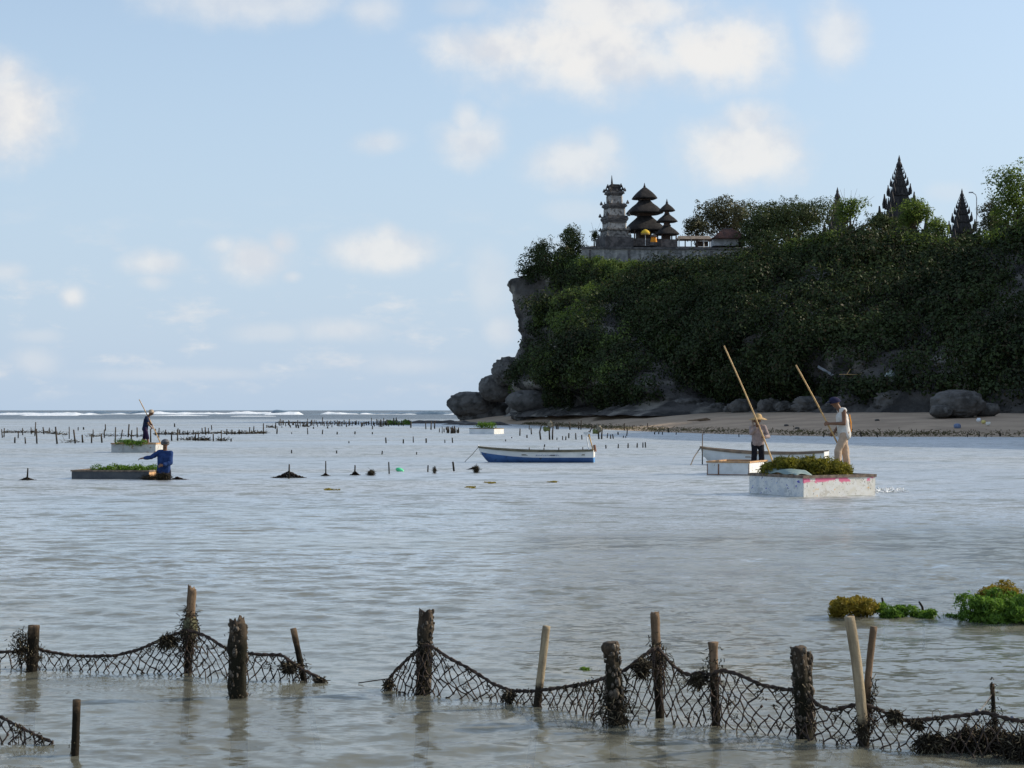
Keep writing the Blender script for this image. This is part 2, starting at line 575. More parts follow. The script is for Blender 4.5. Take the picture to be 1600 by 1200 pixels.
def mat_water():
    m, gg, out = new_mat('sea_water')
    geo = gg.new('ShaderNodeNewGeometry')
    pos = geo.outputs['Position']
    st = gg.vmath('MULTIPLY', pos, (1.0, 1.0, 0.0))
    n1 = gg.noise(gg.vmath('MULTIPLY', pos, (2.2, 5.0, 0)), 1.0, 3.0, 0.6)
    n2 = gg.noise(gg.vmath('MULTIPLY', pos, (8.0, 14.0, 0)), 1.0, 2.0, 0.6)
    n3 = gg.noise(gg.vmath('MULTIPLY', pos, (0.35, 0.8, 0)), 1.0, 3.0, 0.55)
    ruf = gg.remap(gg.noise(gg.vmath('MULTIPLY', pos, (0.03, 0.085, 0)), 1.0, 4.0, 0.6), 0.36, 0.64, 0.4, 1.45)
    sp = gg.new('ShaderNodeSeparateXYZ')
    gg.put(sp.inputs[0], pos)
    sea = gg.remap(sp.outputs[1], 300, 420)
    # ripples too small for the mesh tilt the surface: a tilt, not a height, so it holds at any distance
    def tilt(scale, amount, det=2.0):
        n = gg.new('ShaderNodeTexNoise')
        gg.put(n.inputs['Vector'], gg.vmath('MULTIPLY', pos, scale))
        n.inputs['Scale'].default_value = 1.0
        n.inputs['Detail'].default_value = det
        v = gg.vmath('SUBTRACT', n.outputs['Color'], (0.5, 0.5, 0.5))
        return gg.vmath('MULTIPLY', v, (amount * .6, amount, 0.0))
    far_ = gg.remap(sp.outputs[1], 14, 60)
    t = gg.vmath('ADD', tilt((10.0, 17.0, 0), 0.46), gg.vmath('MULTIPLY', tilt((2.4, 5.2, 0), 0.85, 3.0), far_w(gg, gg.remap(sp.outputs[1], 10, 32, 0.25, 1.0))))
    t = gg.vmath('ADD', t, gg.vmath('MULTIPLY', tilt((0.8, 1.25, 0), 0.75, 2.0), far_w(gg, gg.remap(sp.outputs[1], 14, 40))))
    t = gg.vmath('ADD', t, gg.vmath('MULTIPLY', tilt((0.22, 0.6, 0), 0.30, 3.0), far_w(gg, far_)))
    t = gg.vmath('MULTIPLY', t, far_w(gg, ruf))
    nv = gg.vmath('NORMALIZE', gg.vmath('ADD', geo.outputs['Normal'], t))
    fr = gg.new('ShaderNodeFresnel')
    fr.inputs[0].default_value = 1.33
    gg.l.new(nv, fr.inputs['Normal'])
    gl = gg.new('ShaderNodeBsdfGlossy')
    gg.put(gl.inputs['Roughness'], gg.math('MULTIPLY', gg.remap(sp.outputs[1], 9, 55, 0.15, 0.46), gg.remap(ruf, 0.55, 1.25, 0.8, 1.1)))
    gl.inputs['Color'].default_value = (1, 1, 1, 1)
    gg.l.new(nv, gl.inputs['Normal'])
    tr = gg.new('ShaderNodeBsdfTransparent')
    tr.inputs[0].default_value = (0.80, 0.80, 0.70, 1)
    # a little suspended silt scatters light back
    df = gg.new('ShaderNodeBsdfDiffuse')
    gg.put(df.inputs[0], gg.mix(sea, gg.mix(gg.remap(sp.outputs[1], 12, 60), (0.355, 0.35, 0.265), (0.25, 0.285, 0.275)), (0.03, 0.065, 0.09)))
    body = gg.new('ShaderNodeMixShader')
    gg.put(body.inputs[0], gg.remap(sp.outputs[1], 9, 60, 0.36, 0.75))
    gg.l.new(tr.outputs[0], body.inputs[1])
    gg.l.new(df.outputs[0], body.inputs[2])
    mx = gg.new('ShaderNodeMixShader')
    # a rough, wavy sheet mirrors less at a low angle than a flat one
    gg.put(mx.inputs[0], gg.math('MULTIPLY', fr.outputs[0], gg.math('MULTIPLY', gg.remap(sp.outputs[1], 12, 70, 1.0, 0.76), gg.remap(sea, 0, 1, 1.0, 0.62))))
    gg.l.new(body.outputs[0], mx.inputs[1])
    gg.l.new(gl.outputs[0], mx.inputs[2])
    gg.l.new(mx.outputs[0], out.inputs[0])
    return m


def build_water():
    az = np.concatenate([np.arange(-180, -26, 4.0), np.arange(-26, 26.01, 0.19), np.arange(30, 180, 4.0)])
    r = [0.5, 2.0, 4.0, 5.5, 6.5, 7.2]
    while r[-1] < 75:
        r.append(r[-1] + max(0.032, 0.0046 * r[-1]))
    while r[-1] < 30000:
        r.append(r[-1] * (1.022 if r[-1] < 1200 else 1.12))
    r = np.array(r)
    A, Rr = np.meshgrid(np.radians(az), r)
    X, Y = Rr * np.sin(A), Rr * np.cos(A)
    dr = np.gradient(r)[:, None] * np.ones_like(A)
    da = np.abs(np.gradient(np.radians(az)))[None, :] * Rr
    sp = np.maximum(dr, da * 0.7)
    Z = np.zeros_like(X)
    rng = np.random.default_rng(5)
    ruf = 0.75 + 0.75 * fbm(np.stack([X.ravel() * .055, Y.ravel() * .16, 0 * X.ravel()], 1), 4, 3).reshape(X.shape)
    ruf = np.clip(ruf, 0.2, 1.6)
    for i in range(70):
        lam = 0.14 * (0.85 / 0.14) ** rng.random()
        th = math.radians(rng.normal(-84, 36))
        k = 2 * math.pi / lam
        amp = 0.0265 / k * (1.0 if lam > 0.25 else 0.9)
        w = np.clip((lam / sp - 2.2) / 2.5, 0, 1)
        ph = rng.random() * 6.28
        Z += amp * w * np.sin(k * (X * math.cos(th) + Y * math.sin(th)) + ph + 0.8 * np.sin(0.9 * X / lam * .2 + ph))
    Z *= ruf
    # open sea swell beyond the reef
    far = np.clip((Y - 420) / 300, 0, 1)
    Z += far * 0.28 * np.sin(Y / 17.0 + 1.3 * np.sin(X / 90.0) + X / 60.0) * np.clip(3000 / np.maximum(Rr, 1), 0, 1)
    na, nr = len(az), len(r)
    V = np.stack([X, Y, Z], -1).reshape(-1, 3)
    i, j = np.meshgrid(np.arange(nr - 1), np.arange(na), indexing='ij')
    j2 = (j + 1) % na
    Fc = np.stack([i * na + j, (i + 1) * na + j, (i + 1) * na + j2, i * na + j2], -1).reshape(-1, 4)
    me = np_mesh('water', V, Fc[:, ::-1], True)
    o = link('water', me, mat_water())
    tag(o, 'shallow grey blue rippled sea covering the reef flat out to the horizon', None, None, 'structure')
    return o


build_water()

sb_m, gg, out = new_mat('sea_bed')
p = gg.new('ShaderNodeBsdfPrincipled')
pos = gg.new('ShaderNodeNewGeometry').outputs['Position']
c = gg.mix(gg.remap(gg.noise(pos, 0.9, 6.0, 0.62), 0.42, 0.62), (0.52, 0.435, 0.32), (0.22, 0.175, 0.115))
sp_ = gg.new('ShaderNodeSeparateXYZ')
gg.put(sp_.inputs[0], pos)
c = gg.mix(gg.remap(sp_.outputs[1], 200, 420), c, (0.04, 0.07, 0.08))
gg.put(p.inputs['Base Color'], c)
p.inputs['Roughness'].default_value = 1.0
gg.l.new(p.outputs[0], out.inputs[0])
sb = MB()
n = 40
gx = np.concatenate([[-30000, -2000, -300], np.linspace(-80, 80, 33), [300, 2000, 30000]])
gy = np.concatenate([[-3000, -200], np.linspace(-20, 180, 41), [260, 330, 420, 2000, 40000]])
GX, GY = np.meshgrid(gx, gy)
GZ = -0.5 + 0.05 * fbm(np.stack([GX.ravel() * .12, GY.ravel() * .12, 0 * GX.ravel()], 1), 3, 9).reshape(GX.shape)
GZ = GZ - np.clip((GY - 340) / 100, 0, 1) * 4.0
ii, jj = np.meshgrid(np.arange(len(gy) - 1), np.arange(len(gx) - 1), indexing='ij')
nx = len(gx)
link('seabed', np_mesh('seabed', np.stack([GX, GY, GZ], -1).reshape(-1, 3), np.stack([ii * nx + jj, ii * nx + jj + 1, (ii + 1) * nx + jj + 1, (ii + 1) * nx + jj], -1).reshape(-1, 4), True), sb_m)
tag(bpy.data.objects['seabed'], 'sandy seabed with darker weedy patches under the shallow water', None, None, 'structure')

# breakers on the reef edge
m_foam = pmat('sea_foam', (0.80, 0.83, 0.85), (0.62, 0.68, 0.72), 0.35, 0.9, 0.5, 1.2, 0.4, 0.7, 0.2, bdist=0.3)
m_swell = pmat('swell_water', (0.09, 0.14, 0.18), (0.16, 0.22, 0.27), 0.2, 0.25, 0.4, 0.8, spec=0.5, bdist=0.4)


def breaker(x0, x1, y, h, seed, m, thick=7.0, name='surf'):
    n = max(8, int((x1 - x0) / 1.6))
    xs = np.linspace(x0, x1, n)
    env = np.clip(np.minimum((xs - x0), (x1 - xs)) / (0.12 * (x1 - x0)), 0, 1) ** 0.6
    q = np.stack([xs * .11, xs * 0 + seed, xs * 0], 1)
    hh = .85 * h * env * np.clip(0.62 + 0.85 * fbm(q, 4, seed), 0.05, 1.6)
    yy = y + 9 * fbm(np.stack([xs * .012, xs * 0 + seed, xs * 0], 1), 2, seed + 5)
    rows = []
    for k, (dy, f) in enumerate(((-thick * .55, -0.25), (-thick * .42, .22), (-thick * .2, .72), (0, 1.0), (thick * .3, .7), (thick, -.25))):
        j = 1 + 0.25 * fbm(np.stack([xs * .5, xs * 0 + k * 3.1, xs * 0 + seed], 1), 2, 4)
        rows.append(np.stack([xs, yy + dy * j, hh * f * (j if f > 0 else 1) - (0.02 if f > 0 else 0.1)], 1))
    V = np.concatenate(rows)
    Fc = [(k * n + i, k * n + i + 1, (k + 1) * n + i + 1, (k + 1) * n + i) for k in range(5) for i in range(n - 1)]
    return V, np.array(Fc)


def sweep(lst, m, name, label):
    Vs, Fs, o = [], [], 0
    for a in lst:
        V, Fc = breaker(*a, None)
        Vs.append(V)
        Fs.append(Fc + o)
        o += len(V)
    ob = link(name, np_mesh(name, np.concatenate(Vs), np.concatenate(Fs), True), m)
    return tag(ob, label, None, None, 'stuff')


def bx(px, y):
    return (px - 800) / F * y


sweep([(bx(-260, 700), bx(170, 700), 700, 1.35, 1), (bx(120, 720), bx(300, 720), 720, 1.5, 2), (bx(215, 735), bx(480, 735), 735, 1.55, 3), (bx(410, 690), bx(472, 690), 690, 1.7, 14),
       (bx(500, 760), bx(565, 760), 760, 1.1, 4), (bx(560, 740), bx(655, 740), 740, 1.1, 5), (bx(650, 790), bx(705, 790), 790, .9, 6), (bx(40, 610), bx(130, 610), 610, .5, 7),
       (bx(230, 590), bx(330, 590), 590, .45, 8), (bx(-900, 720), bx(-250, 720), 720, 1.3, 9), (bx(360, 560), bx(430, 560), 560, .3, 10), (bx(690, 760), bx(900, 760), 760, 1.2, 12)],
      m_foam, 'surf', 'white broken surf along the far edge of the reef')
sweep([(bx(-100, 745), bx(420, 745), 748, 1.75, 21), (bx(420, 700), bx(460, 700), 702, 2.1, 22), (bx(480, 770), bx(720, 770), 772, 1.5, 23), (bx(-800, 735), bx(-90, 735), 738, 1.6, 24)],
      m_swell, 'swell', 'dark faces of swell rising behind the white surf')


# ------------------------------------------------------------------ headland
ST = [  # base x, y, z   top x, y, z   inner x, y
    (95, 20, 1.2, 115, 20, 36, 150, 20), (80, 90, 1.2, 104, 90, 41, 150, 100), (62, 130, 1.3, 84, 142, 42, 140, 180),  # these unseen stations are heightened to cast shade on the beach
    (44, 152, 1.4, 56, 190, 21.0, 105, 240), (30, 170, 1.3, 37, 205, 21.0, 72, 256), (20.6, 190, 1.3, 27, 226, 19.6, 52, 268),
    (13.2, 214, 1.2, 18.5, 247, 20.4, 38, 280), (8.2, 243, 1.0, 12.2, 266, 23.0, 27, 288), (5.2, 266, .9, 6.6, 280, 23.8, 17, 294),
    (1.0, 286, .3, .9, 288, 22.6, 9, 297), (1.4, 300, 0, 2.6, 299, 22.6, 10, 299), (12, 318, 0, 12, 312, 24, 18, 304), (50, 332, 0, 50, 324, 24, 60, 306), (150, 340, 0, 150, 330, 24, 150, 310)]
ST = np.array(ST, dtype=float)


def catmull(A, n):
    k = len(A)
    t = np.linspace(0, k - 1.0001, n)
    i = np.floor(t).astype(int)
    f = (t - i)[:, None]
    g_ = lambda j: A[np.clip(j, 0, k - 1)]
    p0, p1, p2, p3 = g_(i - 1), g_(i), g_(i + 1), g_(i + 2)
    return 0.5 * ((2 * p1) + (p2 - p0) * f + (2 * p0 - 5 * p1 + 4 * p2 - p3) * f ** 2 + (3 * p1 - p0 - 3 * p2 + p3) * f ** 3)


NU, NV, NT = 420, 90, 26
S = catmull(ST, NU)
US = np.linspace(0, len(ST) - 1.0001, NU)          # station coordinate of each column
v = np.linspace(0, 1, NV)
Bp, Tp, Ip = S[:, 0:3], S[:, 3:6], S[:, 6:8]


def bulge(us, vv):
    """outward push in metres: the lower spur, the cut-away foot, the overhanging brow at the tip"""
    vc = np.interp(us, [4.9, 5.15, 5.5, 5.8, 6.1, 6.5, 7.0, 7.4, 7.8], [0, .12, .46, .68, .82, .86, .72, .42, 0])
    b = 6.5 * np.clip((vc - vv) / .07, 0, 1) ** .7
    b += -3.5 * np.exp(-((us - 7.75) / 0.35) ** 2) * np.exp(-((vv - 0.55) / 0.3) ** 2)
    b += 3.0 * np.exp(-((us - 7.9) / 0.5) ** 2) * np.exp(-((vv - 0.18) / 0.2) ** 2)
    b += -4.2 * np.exp(-((vv - 0.09) / 0.075) ** 2) * np.clip((us - 3.2) / 1.5, 0, 1) * np.clip((8.2 - us) / .6, 0, 1)
    b += -2.0 * np.exp(-((us - 9.2) / 0.6) ** 2) * np.exp(-((vv - 0.60) / 0.16) ** 2)
    b += 1.0 * np.exp(-((us - 9.2) / 0.6) ** 2) * np.exp(-((vv - 0.93) / 0.12) ** 2)
    b += 3.5 * np.exp(-((us - 4.3) / 0.5) ** 2) * np.exp(-((vv - 0.55) / 0.25) ** 2)
    b += 2.5 * np.exp(-((us - 5.4) / 0.4) ** 2) * np.exp(-((vv - 0.7) / 0.2) ** 2)
    return b


cxy = Bp[:, :2]
tan = np.gradient(cxy, axis=0)
nrm = np.stack([-tan[:, 1], tan[:, 0]], 1)
nrm /= np.linalg.norm(nrm, axis=1, keepdims=True)
if nrm[NU // 3, 0] > 0:
    nrm = -nrm
rows = []
for vv in v:
    z = Bp[:, 2] + (Tp[:, 2] - Bp[:, 2]) * vv
    tip = np.exp(-((US - 9.2) / 0.9) ** 2)
    e = vv ** 1.15
    xy = Bp[:, :2] * (1 - e) + Tp[:, :2] * e + nrm * bulge(US, vv)[:, None]
    rows.append(np.concatenate([xy, z[:, None]], 1))
for k in range(1, NT):
    t = k / (NT - 1)
    xy = Tp[:, :2] * (1 - t) + Ip * t
    z = Tp[:, 2] + 1.2 * math.sin(t * math.pi / 2) + 0.2
    rows.append(np.concatenate([xy, z[:, None]], 1))
HV = np.concatenate(rows)
nrow = NV + NT - 1
rowi = np.repeat(np.arange(nrow), NU)
colu = np.tile(np.arange(NU), nrow)
facew = np.where(rowi < NV, 1.0, 0.25)
rocky = np.exp(-((US[colu] - 9.1) / 0.9) ** 2)
d1 = fbm(HV * np.array([.085, .085, .11]), 3, 31) * 3.4
d2 = fbm(HV * np.array([.4, .4, .55]), 4, 37) * 1.0
d3 = (1 - np.abs(fbm(HV * np.array([.22, .22, .16]), 3, 41))) * 1.4 - 0.9
d4 = (.5 - np.abs(fbm(HV * np.array([1.1, 1.1, .8]), 4, 47))) * .9 - .3
disp = (d1 * (1 - .55 * rocky) + d2 + d3 * (0.5 + rocky) + d4 * np.where(rowi < NV, 1, 0)) * facew
HV[:, 0] += nrm[colu, 0] * disp
HV[:, 1] += nrm[colu, 1] * disp
HV[:, 2] += np.where(rowi >= NV - 1, 0.4 * fbm(HV * .2, 3, 43), 0.25 * d2)
iu, iv = np.meshgrid(np.arange(NU - 1), np.arange(nrow - 1), indexing='xy')
HF = np.stack([iv * NU + iu, iv * NU + iu + 1, (iv + 1) * NU + iu + 1, (iv + 1) * NU + iu], -1).reshape(-1, 4)
head = link('headland', np_mesh('headland', HV, HF, True), M['rock'])
tag(head, 'steep limestone headland overgrown with green shrubs, bare rock at its seaward tip', None, None, 'structure')


def hpoint(us, vv):
    """vertex of the displaced headland nearest to a station coordinate / height fraction"""
    i = np.clip(np.round(us / (len(ST) - 1.0001) * (NU - 1)).astype(int), 0, NU - 1)
    j = np.clip(np.round(vv * (NV - 1)).astype(int), 0, nrow - 1)
    return HV[j * NU + i], nrm[i]


def ground_z(x, y):
    d = (HV[:, 0] - x) ** 2 + (HV[:, 1] - y) ** 2
    d[rowi < NV - 2] = 1e9
    return float(HV[int(np.argmin(d)), 2])


# shrubs that cover the slope: one uncountable mass
# places where rock or clearings show through (given as the photograph shows them)
BARE = [(1293, 582, 36, 24), (1335, 588, 34, 18), (1391, 584, 20, 24), (905, 505, 16, 34), (872, 535, 18, 22), (925, 628, 30, 20)]
parts = []
nb = 0
us_a, vv_a = RNG.random(9000) * 12.2 + 0.3, RNG.random(9000)
for us, vv in zip(us_a, vv_a):
    if nb > 1700:
        break
    P, Nn = hpoint(np.array([us]), np.array([vv]))
    P, Nn = P[0], Nn[0]
    # how many are worth having where: the seen face is dense
    if us < 2.6 and RNG.random() > 0.18: continue
    if us > 9.9 and RNG.random() > 0.06: continue
    rk = vnoise(np.array([[P[0] * .16, P[1] * .08, P[2] * .2]]), 77)[0]
    if vv < 0.10 + 0.05 * rk: continue
    qx, qy = 800 + P[0] / P[1] * F, HZ - (P[2] - CH) / P[1] * F
    if us > 5.5 and qx < 836 + 6 * rk and qy > 425 and not (qy > 540 and qy < 600 and qx > 806): continue
    if any(((qx - a) / c_) ** 2 + ((qy - b) / d_) ** 2 < 1 + .4 * rk for (a, b, c_, d_) in BARE): continue
    if 7.95 + .5 * rk < us < 10.4 and 0.24 < vv and not (vv > .93 and us < 8.5): continue
    if 8.7 < us < 10.4 and vv <= 0.3: continue
    if 7.2 < us < 8.3 and 0.30 + .05 * rk < vv < 0.56 and rk > -.45: continue
    if 8.2 < us < 8.5 and rk > 0.1: continue
    if rk > 0.46 and us > 4.2: continue
    r = (0.75 + 1.25 * RNG.random() ** 1.5) * (1.25 if us < 6 else 0.95)
    n = int(52 * r ** 1.6) + 26
    c = P + np.array([Nn[0], Nn[1], 0.35]) * r * 0.35
    lob = 1 + .9 * max(0, vnoise(P[None] * .13, 5)[0])
    c = c + np.array([Nn[0], Nn[1], .3]) * (lob - 1) * 1.6
    q_ = leaf_blob(c, (r * lob, r * lob, r * .85 * lob), int(n * lob ** 1.5), 0.34, 0.35, 0.5, nb)
    parts.append(q_)
    nb += 1
# bigger rounded crowns standing out of the cover, and creepers hanging over the undercut foot
nc = 0
while nc < 210:
    us, vv = 2.3 + RNG.random() * 5.9, 0.16 + 0.86 * RNG.random()
    if us < 3.0 and RNG.random() > .4: continue
    P, Nn = hpoint(np.array([us]), np.array([min(vv, 1.0)]))
    P, Nn = P[0], Nn[0]
    qx, qy = 800 + P[0] / P[1] * F, HZ - (P[2] - CH) / P[1] * F
    if any(abs(qx - a) < c_ * 1.6 and abs(qy - b) < d_ * 1.6 for (a, b, c_, d_) in BARE): continue
    if vv > .93 and 905 < qx < 1190: continue
    if us > 5.5 and qx < 858 and qy > 425: continue
    nc += 1
    Rc = 1.5 + 2.1 * RNG.random() ** 1.4
    c = P + np.array([Nn[0], Nn[1], .25]) * Rc * .35
    for k in range(11):
        d = RNG.normal(size=3)
        d[2] = abs(d[2]) * .9 - .15
        d /= np.linalg.norm(d)
        r = Rc * RNG.uniform(.30, .46)
        parts.append(leaf_blob(c + d * Rc * np.array([.8, .8, .75]), (r, r, r * .8), int(34 * r ** 1.7) + 14, 0.34, 0.5, 0.45, nc * 11 + k))
for i in range(420):
    us = 2.6 + 5.4 * RNG.random()
    P, Nn = hpoint(np.array([us]), np.array([0.14 + .05 * RNG.random()]))
    c = P[0] + np.array([Nn[0][0], Nn[0][1], 0]) * .5
    h = RNG.uniform(.6, 1.9)
    if us > 6 and 800 + c[0] / c[1] * F < 850: continue
    parts.append(leaf_blob(c - np.array([0, 0, h * .6]), (.45, .45, h), int(46 * h), .30, .1, .3, i))
# the crest and the plateau
ct = 0
while ct < 620:
    us = RNG.random() * 7.3 + 2.2
    k = int(RNG.random() ** 1.6 * (NT - 2))
    P, _ = hpoint(np.array([us]), np.array([(NV - 1 + k) / (NV - 1)]))
    P = P[0]
    ct += 1
    px = 800 + P[0] / P[1] * F
    py = HZ - (P[2] - CH) / P[1] * F
    if px > 900 and px < 1195 and P[1] > 232: continue
    if us > 8.6: continue
    r = 0.8 + 1.3 * RNG.random()
    if px < 905: r *= .6
    if 1240 < px and P[1] < 240: r *= .9
    parts.append(leaf_blob(P + np.array([0, 0, r * .4]), (r, r, r * .8), int(60 * r ** 1.6) + 20, 0.38, 0.5, 0.4, ct))
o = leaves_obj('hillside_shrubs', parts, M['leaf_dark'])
tag(o, 'dense dark green shrubs and creepers covering the headland slope', None, None, 'stuff')
# scrub on the brows of the slope, its sunlit look put into lighter leaves
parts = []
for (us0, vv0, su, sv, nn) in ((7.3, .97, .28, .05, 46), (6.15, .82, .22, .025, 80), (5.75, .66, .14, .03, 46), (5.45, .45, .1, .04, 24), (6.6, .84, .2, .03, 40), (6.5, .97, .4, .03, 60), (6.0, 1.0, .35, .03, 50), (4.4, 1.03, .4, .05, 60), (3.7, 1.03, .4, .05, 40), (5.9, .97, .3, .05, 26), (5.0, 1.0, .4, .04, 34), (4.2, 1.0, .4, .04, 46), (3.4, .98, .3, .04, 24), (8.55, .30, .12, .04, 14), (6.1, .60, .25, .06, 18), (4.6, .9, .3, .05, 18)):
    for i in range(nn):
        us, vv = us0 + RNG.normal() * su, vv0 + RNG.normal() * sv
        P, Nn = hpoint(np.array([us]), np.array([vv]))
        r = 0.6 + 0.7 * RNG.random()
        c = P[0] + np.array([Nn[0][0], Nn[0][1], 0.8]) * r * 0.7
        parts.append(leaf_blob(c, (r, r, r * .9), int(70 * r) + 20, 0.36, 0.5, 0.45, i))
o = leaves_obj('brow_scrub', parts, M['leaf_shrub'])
tag(o, 'lighter yellow green scrub catching the sun along the brows of the slope', None, None, 'stuff')

# creepers added in pale green to give the lower spur and crest sunlit brightness
parts = []
for (n_, ua, ub, va, vb) in ((330, 5.35, 7.3, .18, .84), (90, 6.2, 8.0, .78, 1.0), (130, 2.7, 5.2, .92, 1.08)):
    for i in range(n_):
        us, vv = RNG.uniform(ua, ub), RNG.uniform(va, vb)
        P, Nn = hpoint(np.array([us]), np.array([vv]))
        P, Nn = P[0], Nn[0]
        qx, qy = 800 + P[0] / P[1] * F, HZ - (P[2] - CH) / P[1] * F
        if us > 5.5 and qx < 850 and qy > 425: continue
        if vnoise(P[None] * .22, 15)[0] < -.15: continue
        if any(abs(qx - a) < c_ and abs(qy - b) < d_ for (a, b, c_, d_) in BARE): continue
        r = RNG.uniform(.6, 1.3)
        c = P + np.array([Nn[0], Nn[1], .5]) * (r * .9 + .5)
        parts.append(leaf_blob(c, (r, r, r * 1.1), int(52 * r) + 16, 0.36, 0.3, 0.4, i))
o = leaves_obj('creepers', parts, leafmat('sunlit_creeper_leaves', (0.06, 0.09, 0.025), (0.16, 0.215, 0.055), 0.2, 0.35))
tag(o, 'lighter green creepers draped over the rounded left spur and the crest of the slope', None, None, 'stuff')

# ------------------------------------------------------------------ beach
shore = np.array([(130, 40), (95, 88), (62, 108), (35.5, 124), (22.8, 127.5), (13.9, 149), (8.6, 176), (5.6, 200), (1.2, 232), (-4.5, 268), (-9.5, 296), (-7, 322), (8, 340), (60, 352)], dtype=float)
base = np.array([(140, 30), (108, 100), (80, 128), (50, 158), (36, 174), (26, 194), (18, 218), (12, 246), (8, 268), (5, 286), (4, 298), (10, 312), (14, 318), (60, 325)], dtype=float)
nn = 200
sh, bs = catmull(shore, nn), catmull(base, nn)
prof = [(-0.55, -0.9), (-0.3, -0.45), (-0.1, -0.12), (0.0, 0.03), (0.10, 0.20), (0.22, 0.44), (0.4, 0.90), (0.6, 1.32), (0.8, 1.62), (1.0, 1.84), (1.25, 2.1)]
rows = []
for (t, z) in prof:
    xy = sh * (1 - t) + bs * t
    q = np.stack([xy[:, 0] * .3, xy[:, 1] * .3, xy[:, 0] * 0 + t], 1)
    zs = z * np.interp(np.arange(nn), [0, 110, 140, 165, 199], [1, 1, .9, .5, .3])
    rows.append(np.concatenate([xy, (zs + (0.06 * fbm(q, 3, 3) if t > 0.05 else 0 * zs))[:, None]], 1))
BV = np.concatenate(rows)
BF = np.array([(k * nn + i, k * nn + i + 1, (k + 1) * nn + i + 1, (k + 1) * nn + i) for k in range(len(prof) - 1) for i in range(nn - 1)])
o = link('beach', np_mesh('beach', BV, BF, True), M['sand'])
tag(o, 'strip of shaded brown sand along the foot of the headland', None, None, 'structure')


def beach_pt(i, t):
    i = min(max(i, 0), nn - 1.001)
    a = int(i)
    fr = i - a
    s_ = sh[a] * (1 - fr) + sh[a + 1] * fr
    b_ = bs[a] * (1 - fr) + bs[a + 1] * fr
    xy = s_ * (1 - t) + b_ * t
    z = np.interp(t, [p_[0] for p_ in prof], [p_[1] for p_ in prof]) * np.interp(i, [0, 110, 140, 165, 199], [1, 1, .9, .5, .3])
    return np.array([xy[0], xy[1], z])


# wrack of weed along the water's edge
A, Bq = [], []
for i in range(5200):
    q = beach_pt(28 + RNG.random() * 95, 0.07 + RNG.normal() * .045 + (0.03 if RNG.random() > .8 else 0))
    A.append(q)
    hgt = (0.03 + 0.15 * RNG.random() ** 3) * (1.1 if q[0] > 20 else .7)
    Bq.append(q + np.array([RNG.normal() * .09, RNG.normal() * .09, hgt]))
V, Fc = strands(A, Bq, 0.045, 0.01, 3)
o = link('beach_wrack', np_mesh('beach_wrack', V, Fc), leafmat('wrack', (0.05, 0.047, 0.02), (0.17, 0.145, 0.07), 0.5, .1))
tag(o, 'band of green and brown weed washed up along the water line of the beach', None, None, 'stuff')


# ------------------------------------------------------------------ rocks
def rock_mesh(name, rad, seed, amp=.28, freq=1.2, n=72, m=46, ridge=0.0, under=0.0, step=.10):
    mb = MB().ball((0, 0, 0), 1.0, n, m)
    V = np.array(mb.v)
    q = np.sign(V) * np.abs(V) ** 0.8
    d = 1 + amp * fbm(V * freq + seed * 3.7, 6, seed, .55) + step * (np.round(3.0 * fbm(V * freq * 1.3 + seed, 2, seed + 8)) / 3.0) + ridge * (np.abs(fbm(V * freq * 2.4 + seed, 3, seed + 3)) - .3)
    V = q * d[:, None] * np.array(rad)
    if under:
        w = np.clip(-V[:, 2] / rad[2], 0, 1)
        V[:, 0] *= 1 - under * w
        V[:, 1] *= 1 - under * w
    me = bpy.data.meshes.new(name)
    me.from_pydata(V.tolist(), [], mb.f)
    me.polygons.foreach_set('use_smooth', np.ones(len(me.polygons), dtype=bool))
    me.update()
    return me


def rock(px, py, y, rad, seed, label, name='boulder', mat='boulder', rz=0.0, **kw):
    c = at(px, py, y)
    o = link(name, rock_mesh(name, rad, seed, **kw), M[mat], None, c)
    o.rotation_euler = (0, 0, rz)
    return tag(o, label, 'rock', 'boulders at the foot of the cliff')


rock(738, 633, 302, (4.3, 3.6, 2.3), 3, 'big dark overhanging boulder at the outermost tip of the headland, in the sea', amp=.16, ridge=.10, under=.12, step=.05)
rock(766, 650, 303, (5.4, 3.6, 2.6), 14, 'low dark foot of rock below the outermost overhanging boulder', amp=.2, ridge=.25)
rock(777, 607, 298, (3.0, 2.6, 2.3), 5, 'rounded grey boulder perched between the tip of the cliff and the outermost boulder', amp=.15, ridge=.08, step=.04)
rock(832, 628, 250, (3.7, 2.4, 1.65), 8, 'smooth pale topped boulder lying on its side below the rocky tip', amp=.12, ridge=.06, rz=-.15, under=.25, step=.03)
rock(846, 650, 251.5, (4.3, 2.6, .95), 11, 'black shadowed ledge of rock under the pale topped boulder', amp=.25, ridge=.2)
rock(797, 580, 294, (3.0, 2.6, 2.4), 15, 'craggy block of rock at the neck of the cliff, above the stacked boulders', amp=.3, ridge=.3)
rock(985, 638, 212, (2.4, 1.6, 1.35), 21, 'brown cave-pitted rock at the cliff foot behind the sand, left of the poling woman', amp=.35, ridge=.35)
rock(930, 636, 232, (2.6, 1.6, 1.7), 22, 'grey crag leaning on the cliff foot right of the pale topped boulder', amp=.35, ridge=.3)
rock(1075, 640, 196, (2.2, 1.5, 1.2), 24, 'low dark rock at the back of the beach, behind the bow of the white boat', amp=.35, ridge=.3)
rock(1497, 632, 148, (2.2, 1.5, 1.15), 31, 'large rounded dark boulder on the sand at the right', amp=.2, ridge=.15)
rock(1470, 643, 147, (.9, .8, .55), 32, 'small dark rock tucked against the left of the large rounded boulder', amp=.25)
rock(1540, 641, 149, (1.15, .8, .6), 33, 'flat black slab of rock at the right of the large rounded boulder', amp=.2)
rock(1597, 602, 160, (1.0, .9, 2.4), 34, 'tall pale standing rock at the back of the beach by the right edge', mat='rock', amp=.18, ridge=.2)
